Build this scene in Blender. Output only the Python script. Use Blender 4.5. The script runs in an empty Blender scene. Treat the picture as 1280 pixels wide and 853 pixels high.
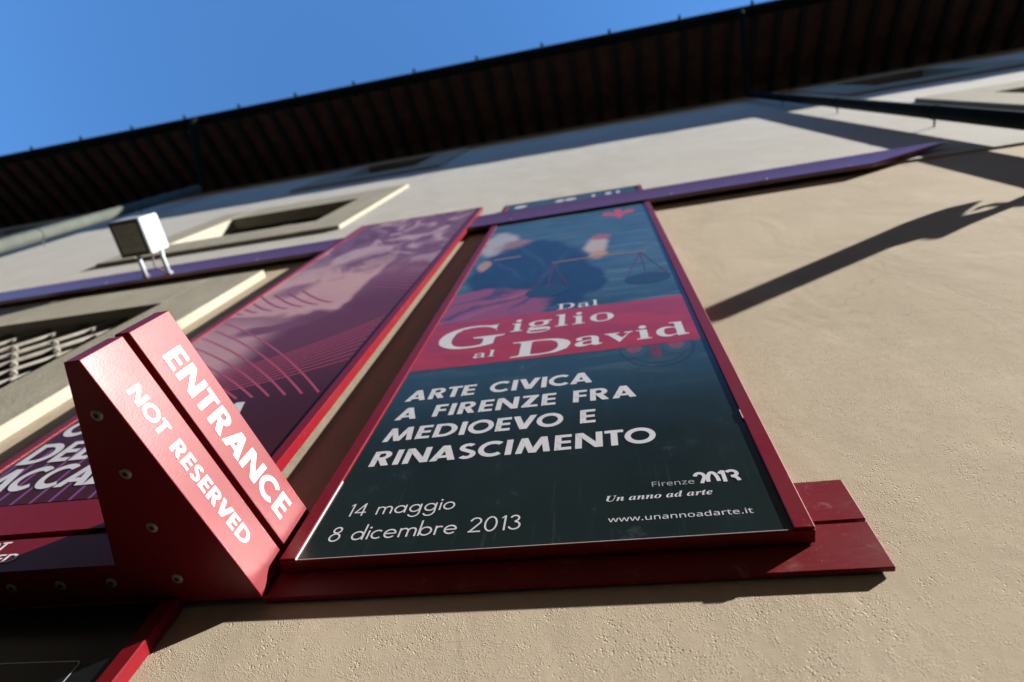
import bpy, bmesh, math, random
from mathutils import Vector, Matrix
random.seed(7)
SC = bpy.context.scene
COL = SC.collection
R = math.radians

# ------------------------------------------------------------------ camera
CAMZ = 1.6                      # all heights below are metres above the eye
cd = bpy.data.cameras.new('camera')
cam = bpy.data.objects.new('camera', cd); COL.objects.link(cam)
rx = Vector((0.97857095, 0.17341364, 0.11102529))
ry = -Vector((-0.11694839, 0.91186157, -0.3934864))
rz = -Vector((-0.16947560, 0.37207013, 0.91260169))
cam.matrix_world = Matrix(((rx.x, ry.x, rz.x, 0), (rx.y, ry.y, rz.y, 0), (rx.z, ry.z, rz.z, CAMZ), (0, 0, 0, 1)))
cd.sensor_width = 36.0
cd.lens = 762.74 / 1280 * 36.0
cd.clip_start = 0.02; cd.clip_end = 2000
cd.dof.use_dof = True
cd.dof.focus_distance = 1.3
cd.dof.aperture_fstop = 2.1
SC.camera = cam

# ------------------------------------------------------------------ light
SUN = Vector((3.68, -1.0, 2.35)).normalized()
world = bpy.data.worlds.new('World'); SC.world = world
world.use_nodes = True
wn = world.node_tree
bg = wn.nodes['Background']
sky = wn.nodes.new('ShaderNodeTexSky'); sky.sky_type = 'NISHITA'
sky.sun_disc = False
sky.sun_elevation = math.asin(SUN.z)
sky.sun_rotation = math.atan2(SUN.x, SUN.y)
sky.altitude = 60; sky.air_density = 0.8; sky.dust_density = 0.0; sky.ozone_density = 3.0
tint = wn.nodes.new('ShaderNodeMix'); tint.data_type = 'RGBA'; tint.blend_type = 'MULTIPLY'; tint.inputs[0].default_value = 1.0
tint.inputs[7].default_value = (0.55, 0.90, 1.10, 1)      # deep autumn blue
wn.links.new(sky.outputs['Color'], tint.inputs[6]); wn.links.new(tint.outputs[2], bg.inputs['Color'])
bg.inputs['Strength'].default_value = 0.12
sd = bpy.data.lights.new('sun', 'SUN'); sd.energy = 5.0; sd.angle = R(0.5); sd.color = (1.0, 0.955, 0.88)
so = bpy.data.objects.new('sun', sd); COL.objects.link(so)
so.location = (20, -8, 30)
so.rotation_euler = SUN.to_track_quat('Z', 'Y').to_euler()
vs = SC.view_settings
vs.view_transform = 'Standard'; vs.look = 'None'; vs.gamma = 1; vs.use_curve_mapping = False
vs.exposure = 1.5

# ------------------------------------------------------------------ node helpers
class NB:
    """small wrapper to write node maths"""
    def __init__(s, name):
        s.m = bpy.data.materials.new(name); s.m.use_nodes = True
        s.nt = s.m.node_tree; s.n = s.nt.nodes; s.l = s.nt.links
        s.p = s.n['Principled BSDF']
    def set(s, sock, v):
        if hasattr(v, 'is_output'): s.l.new(v, sock)
        elif isinstance(v, (tuple, list)) and len(v) == 3 and sock.type == 'RGBA': sock.default_value = (*v, 1)
        else: sock.default_value = v
    def P(s, **kw):
        for k, v in kw.items(): s.set(s.p.inputs[k.replace('_', ' ')], v)
        return s
    def math(s, op, a, b=0.0, c=0.0):
        n = s.n.new('ShaderNodeMath'); n.operation = op
        s.set(n.inputs[0], a); s.set(n.inputs[1], b); s.set(n.inputs[2], c)
        return n.outputs[0]
    def pos(s):
        t = s.n.new('ShaderNodeTexCoord'); return t.outputs['Object']
    def sep(s, v):
        n = s.n.new('ShaderNodeSeparateXYZ'); s.l.new(v, n.inputs[0]); return n.outputs
    def mapv(s, v, scale=(1, 1, 1), rot=(0, 0, 0), loc=(0, 0, 0)):
        n = s.n.new('ShaderNodeMapping'); s.l.new(v, n.inputs[0])
        n.inputs['Scale'].default_value = scale; n.inputs['Rotation'].default_value = rot; n.inputs['Location'].default_value = loc
        return n.outputs[0]
    def noise(s, v, scale, detail=3, rough=0.5, dist=0.0, col=False):
        n = s.n.new('ShaderNodeTexNoise'); s.l.new(v, n.inputs['Vector'])
        n.inputs['Scale'].default_value = scale; n.inputs['Detail'].default_value = detail
        n.inputs['Roughness'].default_value = rough; n.inputs['Distortion'].default_value = dist
        return n.outputs['Color' if col else 'Fac']
    def voro(s, v, scale, feature='F1'):
        n = s.n.new('ShaderNodeTexVoronoi'); s.l.new(v, n.inputs['Vector']); n.feature = feature
        n.inputs['Scale'].default_value = scale; return n.outputs['Distance']
    def rng(s, v, a, b, c=0.0, d=1.0, smooth=False):
        n = s.n.new('ShaderNodeMapRange'); s.set(n.inputs[0], v)
        n.interpolation_type = 'SMOOTHSTEP' if smooth else 'LINEAR'
        for i, q in zip((1, 2, 3, 4), (a, b, c, d)): n.inputs[i].default_value = q
        return n.outputs[0]
    def mix(s, f, a, b, mode='MIX'):
        n = s.n.new('ShaderNodeMix'); n.data_type = 'RGBA'; n.blend_type = mode
        s.set(n.inputs[0], f); s.set(n.inputs[6], a); s.set(n.inputs[7], b)
        return n.outputs[2]
    def bump(s, h, dist, strength=1.0, normal=None):
        n = s.n.new('ShaderNodeBump'); s.l.new(h, n.inputs['Height'])
        n.inputs['Distance'].default_value = dist; n.inputs['Strength'].default_value = strength
        if normal is not None: s.l.new(normal, n.inputs['Normal'])
        return n.outputs[0]

def simple(name, col, rough=0.5, metallic=0.0, coat=0.0, var=0.0, vscale=8.0, spec=0.5):
    b = NB(name)
    c = col
    if var:
        f = b.noise(b.pos(), vscale, 5, 0.6)
        lo = tuple(x * (1 - var) for x in col); hi = tuple(min(1, x * (1 + var)) for x in col)
        c = b.mix(b.rng(f, 0.3, 0.7), lo, hi)
    b.P(Base_Color=c, Roughness=rough, Metallic=metallic, Coat_Weight=coat, Specular_IOR_Level=spec)
    return b.m

def stucco(name, c1, c2, c3, grain=True):
    b = NB(name); v = b.pos(); x, y, z = b.sep(v)
    big = b.noise(v, 0.7, 5, 0.6); med = b.noise(v, 3.2, 6, 0.62, 0.3); fine = b.noise(v, 60, 4, 0.6)
    c = b.mix(b.rng(big, 0.35, 0.65, smooth=True), c1, c2)
    c = b.mix(b.math('MULTIPLY', b.rng(med, 0.5, 0.72, smooth=True), 0.55), c, c3)
    c = b.mix(b.math('MULTIPLY', b.rng(fine, 0.45, 0.8), 0.22), c, tuple(q * 0.62 for q in c1))
    stn = b.noise(b.mapv(v, (2.2, 1, .35)), 1.6, 5, .6)
    c = b.mix(b.math('MULTIPLY', b.rng(stn, 0.52, 0.75, smooth=True), 0.22), c, tuple(q * 0.80 for q in c2))
    # hairline cracks
    wv = b.noise(v, 1.3, 4, 0.6, col=True)
    w = b.n.new('ShaderNodeVectorMath'); w.operation = 'MULTIPLY_ADD'
    b.l.new(wv, w.inputs[0]); w.inputs[1].default_value = (0.6, 0.6, 0.6); b.l.new(v, w.inputs[2])
    cr = b.voro(w.outputs[0], 0.9, 'DISTANCE_TO_EDGE')
    crm = b.math('MULTIPLY', b.rng(cr, 0.0, 0.0035, 1, 0), b.rng(big, 0.5, 0.62))
    c = b.mix(b.math('MULTIPLY', crm, 0.34), c, tuple(q * 0.4 for q in c1))
    b.P(Base_Color=c, Roughness=0.95, Specular_IOR_Level=0.15)
    # trowel waves, lumps, sandy grain; the sandy coat is thicker low on the wall
    wave = b.noise(b.mapv(v, (1.3, 1, .8), (0, 0.5, 0)), 2.4, 4, 0.5, 0.6)
    lump = b.noise(v, 14, 4, 0.55)
    n1 = b.bump(wave, 0.012, 0.45)
    n2 = b.bump(lump, 0.0022, 0.35, n1)
    if grain:
        # sand left by the float: small round grains in drifts, a few larger ones, torn pits
        d1 = b.noise(v, 26, 4, 0.65); d2 = b.noise(b.mapv(v, loc=(4, 2, 7)), 34, 3, 0.6)
        gr1 = b.math('MULTIPLY', b.rng(b.voro(v, 330), 0.46, 0.14, 0, 1, True), b.rng(d1, 0.40, 0.58, 0, 1, True))
        gr2 = b.math('MULTIPLY', b.rng(b.voro(v, 200), 0.36, 0.08, 0, 1.5, True), b.rng(d2, 0.53, 0.64, 0, 1, True))
        pits = b.math('MULTIPLY', b.rng(b.voro(b.mapv(v, loc=(3.3, 1.7, 9.1)), 130), 0.30, 0.06, 0, -2.2, True), b.rng(b.noise(v, 11, 3, .6), 0.50, 0.60, 0, 1, True))
        g2 = b.noise(v, 420, 3, 0.6)
        low = b.rng(z, 2.75, 4.1, 1.0, 0.10, True)
        patch = b.rng(b.noise(v, 2.6, 5, 0.65), 0.36, 0.62, 0.35, 1.0, True)
        hh = b.math('ADD', gr1, b.math('ADD', gr2, pits))
        h = b.math('ADD', b.math('MULTIPLY', hh, b.math('MULTIPLY', low, patch)), b.math('MULTIPLY', g2, 0.35))
        n3 = b.bump(h, 0.0013, 0.9, n2)
    else:
        n3 = b.bump(b.noise(v, 70, 4, 0.6), 0.004, 0.5, n2)
    b.P(Normal=n3)
    return b.m

def red_metal(name, base=(0.155, 0.0035, 0.009), rough=0.34, dusty=0.5, brushed=False, spec=0.5, coat=0.3, coatr=0.12):
    b = NB(name); v = b.pos()
    n = b.noise(v, 5, 6, 0.65); sp = b.noise(v, 190, 2, 0.5); st = b.noise(v, 22, 5, 0.7, 0.5)
    c = b.mix(b.rng(n, 0.35, 0.7), base, tuple(q * 0.86 for q in base))
    dust = b.math('MULTIPLY', b.rng(st, 0.56, 0.78, smooth=True), 0.16 * dusty)
    c = b.mix(dust, c, (0.42, 0.26, 0.25))
    c = b.mix(b.math('MULTIPLY', b.rng(sp, 0.745, 0.77), 0.4 * dusty), c, (0.45, 0.36, 0.34))
    if brushed:
        s2 = b.noise(b.mapv(v, (6, 6, 70), (0, 0.6, 0)), 6, 3, 0.6)
        c = b.mix(b.math('MULTIPLY', b.rng(s2, 0.55, 0.85), 0.3), c, (0.35, 0.11, 0.10))
    r = b.rng(n, 0.3, 0.7, rough - 0.05, rough + 0.08)
    b.P(Base_Color=c, Roughness=r, Specular_IOR_Level=spec, Coat_Weight=coat, Coat_Roughness=coatr)
    b.P(Normal=b.bump(b.noise(v, 260, 2, 0.5), 0.0004, 0.35))
    return b.m

# ------------------------------------------------------------------ mesh helpers (eye-relative world coordinates)
def bm_new(): return bmesh.new()
def box(bm, x0, x1, y0, y1, z0, z1, bev=0.0, seg=1):
    t = bmesh.new()
    vs_ = [t.verts.new((x, y, z)) for x in (x0, x1) for y in (y0, y1) for z in (z0, z1)]
    for f in ((0, 1, 3, 2), (4, 6, 7, 5), (0, 4, 5, 1), (2, 3, 7, 6), (0, 2, 6, 4), (1, 5, 7, 3)):
        t.faces.new([vs_[i] for i in f])
    if bev: bmesh.ops.bevel(t, geom=list(t.edges), offset=bev, segments=seg, affect='EDGES', profile=0.5)
    join(bm, t)
def join(bm, t):
    bmesh.ops.recalc_face_normals(t, faces=list(t.faces))
    mp = {v: bm.verts.new(v.co) for v in t.verts}
    for f in t.faces:
        nf = bm.faces.new([mp[v] for v in f.verts]); nf.smooth = f.smooth
    t.free()
def prism(bm, poly, axis, a, b, bev=0.0):
    """extrude a 2D polygon; axis 'x': poly=(y,z); 'y': poly=(x,z); 'z': poly=(x,y)"""
    t = bmesh.new()
    def mk(p, w): return {'x': (w, p[0], p[1]), 'y': (p[0], w, p[1]), 'z': (p[0], p[1], w)}[axis]
    A = [t.verts.new(mk(p, a)) for p in poly]; B = [t.verts.new(mk(p, b)) for p in poly]
    t.faces.new(A); t.faces.new(B[::-1])
    n = len(poly)
    for i in range(n): t.faces.new((A[i], B[i], B[(i + 1) % n], A[(i + 1) % n]))
    if bev: bmesh.ops.bevel(t, geom=list(t.edges), offset=bev, segments=2, affect='EDGES', profile=0.5)
    join(bm, t)
def tube(bm, pts, r, n=14, caps=True):
    pts = [Vector(p) for p in pts]; t = bmesh.new(); rings = []
    up = None
    for i, p in enumerate(pts):
        d = (pts[min(i + 1, len(pts) - 1)] - pts[max(i - 1, 0)]).normalized()
        if up is None: up = d.orthogonal().normalized()
        up = (up - d * up.dot(d)).normalized(); s = d.cross(up)
        rr = r[i] if isinstance(r, (list, tuple)) else r
        rings.append([t.verts.new(p + (up * math.cos(a) + s * math.sin(a)) * rr) for a in [2 * math.pi * k / n for k in range(n)]])
    for a, b in zip(rings, rings[1:]):
        for k in range(n):
            f = t.faces.new((a[k], a[(k + 1) % n], b[(k + 1) % n], b[k])); f.smooth = True
    if caps: t.faces.new(rings[0]); t.faces.new(rings[-1])
    join(bm, t)
def wall_sheet(bm, x0, x1, z0, z1, holes, y):
    xs = sorted({x0, x1, *[h[0] for h in holes], *[h[1] for h in holes]}); zs = sorted({z0, z1, *[h[2] for h in holes], *[h[3] for h in holes]})
    V = {}
    def g(x, z):
        if (x, z) not in V: V[(x, z)] = bm.verts.new((x, y, z))
        return V[(x, z)]
    for a, b in zip(xs, xs[1:]):
        for c, d in zip(zs, zs[1:]):
            mx, mz = (a + b) / 2, (c + d) / 2
            if any(h[0] < mx < h[1] and h[2] < mz < h[3] for h in holes): continue
            bm.faces.new((g(a, c), g(b, c), g(b, d), g(a, d)))

def obj(name, bm, mat, parent=None, base=None, label=None):
    """link a bmesh built in eye-relative coordinates as one object with its origin at its thing's base"""
    me = bpy.data.meshes.new(name)
    B = Vector(base) if base is not None else (parent['_b'] if parent is not None else Vector((0, 0, 0)))
    B = Vector(B)
    for v in bm.verts: v.co -= B
    bm.to_mesh(me); bm.free()
    for m in (mat if isinstance(mat, (list, tuple)) else [mat]): me.materials.append(m)
    o = bpy.data.objects.new(name, me); COL.objects.link(o)
    if parent is not None:
        o.parent = parent
        o.location = B - Vector(parent['_b'])
    else:
        o.location = B + Vector((0, 0, CAMZ))
    o['_b'] = tuple(B)
    if label: o['label'] = label
    return o
def thing(name, label, cat, base, group=None):
    o = bpy.data.objects.new(name, None); COL.objects.link(o)
    o.empty_display_size = 0.1
    o.location = Vector(base) + Vector((0, 0, CAMZ)); o['_b'] = tuple(base)
    o['label'] = label; o['category'] = cat
    if group: o['group'] = group
    return o

# ------------------------------------------------------------------ lettering
def ring(cx, cy, rx_, ry_, w, a0, a1, n=26, wy=None):
    wy = w if wy is None else wy
    q = []
    for i in range(n):
        t0 = R(a0 + (a1 - a0) * i / n); t1 = R(a0 + (a1 - a0) * (i + 1) / n)
        q.append([(cx + rx_ * math.cos(t0), cy + ry_ * math.sin(t0)), (cx + rx_ * math.cos(t1), cy + ry_ * math.sin(t1)),
                  (cx + (rx_ - w) * math.cos(t1), cy + (ry_ - wy) * math.sin(t1)), (cx + (rx_ - w) * math.cos(t0), cy + (ry_ - wy) * math.sin(t0))])
    return q
def para(x0, y0, x1, y1, wx): return [[(x0, y0), (x0 + wx, y0), (x1 + wx, y1), (x1, y1)]]
def rect(x0, y0, x1, y1): return [[(x0, y0), (x1, y0), (x1, y1), (x0, y1)]]
def stroke(pts, w):
    L, Rr = [], []
    for i, p in enumerate(pts):
        a = pts[max(i - 1, 0)]; b = pts[min(i + 1, len(pts) - 1)]
        dx, dy = b[0] - a[0], b[1] - a[1]; l = math.hypot(dx, dy) or 1
        nx, ny = -dy / l * w / 2, dx / l * w / 2
        L.append((p[0] + nx, p[1] + ny)); Rr.append((p[0] - nx, p[1] - ny))
    return [[Rr[i], Rr[i + 1], L[i + 1], L[i]] for i in range(len(pts) - 1)]
def arc(cx, cy, r, a0, a1, n=14, ry_=None):
    ry_ = r if ry_ is None else ry_
    return [(cx + r * math.cos(R(a0 + (a1 - a0) * i / n)), cy + ry_ * math.sin(R(a0 + (a1 - a0) * i / n))) for i in range(n + 1)]
W = 0.205
BOLD = {
 'A': ([para(0, 0, .30, 1, .235), para(.605, 0, .305, 1, .235), rect(.20, .17, .64, .335)], .84),
 'C': ([ring(.5, .5, .52, .52, W, 47, 313)], .88),
 'D': ([rect(0, 0, W, 1), rect(.1, .82, .36, 1), rect(.1, 0, .36, .18), ring(.34, .5, .5, .5, .21, -90, 90, wy=.18)], .84),
 'E': ([rect(0, 0, W, 1), rect(.1, .825, .52, 1), rect(.1, .415, .5, .585), rect(.1, 0, .52, .175)], .53),
 'F': ([rect(0, 0, W, 1), rect(.1, .825, .5, 1), rect(.1, .41, .48, .58)], .50),
 'G': ([ring(.5, .5, .52, .52, W, 47, 350), rect(.54, .40, 1.02, .57)], 1.02),
 'I': ([rect(0, 0, W, 1)], W),
 'L': ([rect(0, 0, W, 1), rect(.1, 0, .48, .18)], .48),
 'M': ([para(0, 0, .13, 1, W), para(.42, 0, .13, 1, .21), para(.44, 0, .75, 1, .21), para(.88, 0, .755, 1, W)], 1.085),
 'N': ([rect(0, 0, W, 1), rect(.63, 0, .63 + W, 1), para(.595, 0, 0, 1, .24)], .835),
 'O': ([ring(.51, .5, .52, .52, W, 0, 360, 40)], 1.03),
 'R': ([rect(0, 0, W, 1), rect(.1, .83, .34, 1), rect(.1, .41, .34, .575), ring(.33, .705, .295, .295, .2, -90, 90, wy=.168), para(.42, 0, .19, .5, .25)], .67),
 'S': ([stroke(arc(.29, .735, .185, 35, 245) + arc(.31, .265, .2, 65, -145), .185)], .60),
 'T': ([rect(.185, 0, .185 + W, 1), rect(0, .825, .575, 1)], .575),
 'V': ([para(.29, 0, 0, 1, .235), para(.30, 0, .60, 1, .235)], .835),
 'Z': ([rect(0, .825, .60, 1), rect(0, 0, .60, .175), para(0, .1, .34, .9, .26)], .60),
 "'": ([rect(.05, .62, .22, 1)], .25),
}
s_ = .088
LIGHT = {
 '1': ([rect(.17, 0, .17 + s_, 1), para(.02, .83, .17, 1, .09)], .30),
 '4': ([rect(.40, 0, .40 + s_, 1), rect(0, .22, .62, .30), para(0, .28, .40, .97, .10)], .66),
 '8': ([ring(.3, .27, .29, .29, s_, 0, 360), ring(.3, .77, .235, .235, s_, 0, 360)], .62),
 '2': ([stroke(arc(.29, .73, .235, 175, -30) + [(.08, .06)], s_), rect(.0, 0, .58, .085)], .60),
 '0': ([ring(.32, .5, .31, .52, s_, 0, 360)], .66),
 '3': ([stroke(arc(.27, .77, .19, 165, -90), s_), stroke(arc(.27, .29, .25, 90, -165), s_)], .58),
 'a': ([ring(.31, .3, .31, .31, s_, 0, 360), rect(.56, 0, .56 + s_, .61)], .70),
 'b': ([ring(.34, .3, .31, .31, s_, 0, 360), rect(0, 0, s_, 1.06)], .68),
 'c': ([ring(.31, .3, .31, .31, s_, 48, 312)], .54),
 'd': ([ring(.31, .3, .31, .31, s_, 0, 360), rect(.56, 0, .56 + s_, 1.06)], .70),
 'e': ([ring(.31, .3, .31, .31, s_, 0, 320), rect(.06, .265, .58, .345)], .65),
 'g': ([ring(.31, .3, .31, .31, s_, 0, 360), rect(.56, -.1, .56 + s_, .61), stroke(arc(.32, -.08, .282, 0, -160), s_)], .70),
 'i': ([rect(0, 0, s_, .61), ring(.044, .80, .065, .065, .064, 0, 360, 12)], s_),
 'm': ([rect(0, 0, s_, .61), stroke([(.044, .3)] + arc(.235, .38, .19, 170, 0) + [(.425, 0)], s_), stroke([(.43, .3)] + arc(.62, .38, .19, 170, 0) + [(.81, 0)], s_)], .86),
 'o': ([ring(.31, .3, .31, .31, s_, 0, 360)], .62),
 'r': ([rect(0, 0, s_, .61), stroke(arc(.22, .36, .19, 170, 50), s_)], .34),
}
for _k, _v in list(BOLD.items()):
    _f = 1.0 if _k in 'OCG' else 1.13
    BOLD[_k] = ([[[(x * _f, y) for x, y in q] for q in pc] for pc in _v[0]], _v[1] * _f)
def set_text(bm, text, font, fr, x0, x1, base, cap, gap=.10, space=.34, off=0.0006, xs=1.0):
    """fr(u, v, off) maps sheet coordinates to space; the spacing is stretched so that the line fills x0..x1"""
    nat = 0; ng = 0
    def kern(i):              # tuck open-sided capitals together
        p = text[i:i + 2]
        if len(p) < 2 or ' ' in p or font is not BOLD: return 0.0
        if p in ('RA', 'AR', 'LA', 'FR', 'EN', 'TR'): return -.02
        return -.07 * sum(ch in 'AVT' for ch in p) - .03 * sum(ch in 'SCO' for ch in p)
    for i, c in enumerate(text):
        nat += (space if c == ' ' else font[c][1]) + kern(i)
        if i < len(text) - 1: ng += 1
    if x1 is not None:
        g = ((x1 - x0) / (cap * xs) - nat) / max(ng, 1)
        if g < .05:
            xs *= ((x1 - x0) / (cap * xs)) / (nat + .07 * ng); g = .07
        if g > .17:
            xs *= ((x1 - x0) / (cap * xs)) / (nat + .14 * ng); g = .14
    else: g = gap
    x = 0
    for i, c in enumerate(text):
        if c == ' ': x += space + g; continue
        pieces, adv = font[c]
        for k, pc in enumerate(pieces):
            for q in pc:
                bm.faces.new([bm.verts.new(fr(x0 + (x + px) * cap * xs, base + py * cap, off + k * 0.00012)) for px, py in q])
        x += adv + g + kern(i)
def set_outline(bm, key, fr, x0, x1, base, top_em, cap, off=0.0006, thin=0.0):
    """outlines of a serif or sans line, fitted to x0..x1 and to the cap height"""
    cs = [[tuple(int(t) / 1000 for t in p.split(',')) for p in c.split()] for c in OUT[key].split('|')]
    mnx = min(p[0] for c in cs for p in c); mxx = max(p[0] for c in cs for p in c)
    if thin:                     # slim the stems sideways only, so that the hairlines stay
        def area(c): return sum(c[i - 1][0] * c[i][1] - c[i][0] * c[i - 1][1] for i in range(len(c)))
        sg = 1 if max((area(c) for c in cs), key=abs) > 0 else -1
        new = []
        for c in cs:
            if len(c) > 1 and c[0] == c[-1]: c = c[:-1]
            q = []
            for i, p_ in enumerate(c):
                e = (c[(i + 1) % len(c)][0] - c[i - 1][0], c[(i + 1) % len(c)][1] - c[i - 1][1]); l = math.hypot(*e) or 1
                nx = e[1] / l * sg
                ny = -e[0] / l * sg; q.append((p_[0] - thin * max(-1, min(1, nx * 1.6)), p_[1] + .006 * ny))
            new.append(q)
        cs = new; mnx = min(p[0] for c in cs for p in c); mxx = max(p[0] for c in cs for p in c)
    sx = (x1 - x0) / (mxx - mnx); sy = cap / top_em
    cu = bpy.data.curves.new('tmp', 'CURVE'); cu.dimensions = '2D'; cu.fill_mode = 'FRONT'
    for c in cs:
        if len(c) > 1 and c[0] == c[-1]: c = c[:-1]
        sp = cu.splines.new('POLY'); sp.points.add(len(c) - 1); sp.use_cyclic_u = True
        for pt, p in zip(sp.points, c): pt.co = (p[0], p[1], 0, 1)
    o = bpy.data.objects.new('tmp', cu); COL.objects.link(o)
    dg = bpy.context.evaluated_depsgraph_get()
    me = bpy.data.meshes.new_from_object(o.evaluated_get(dg))
    t = bmesh.new(); t.from_mesh(me)
    mp = {v: bm.verts.new(fr(x0 + (v.co.x - mnx) * sx, base + v.co.y * sy, off)) for v in t.verts}
    for f in t.faces: bm.faces.new([mp[v] for v in f.verts])
    t.free(); bpy.data.objects.remove(o); bpy.data.curves.remove(cu); bpy.data.meshes.remove(me)

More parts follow.
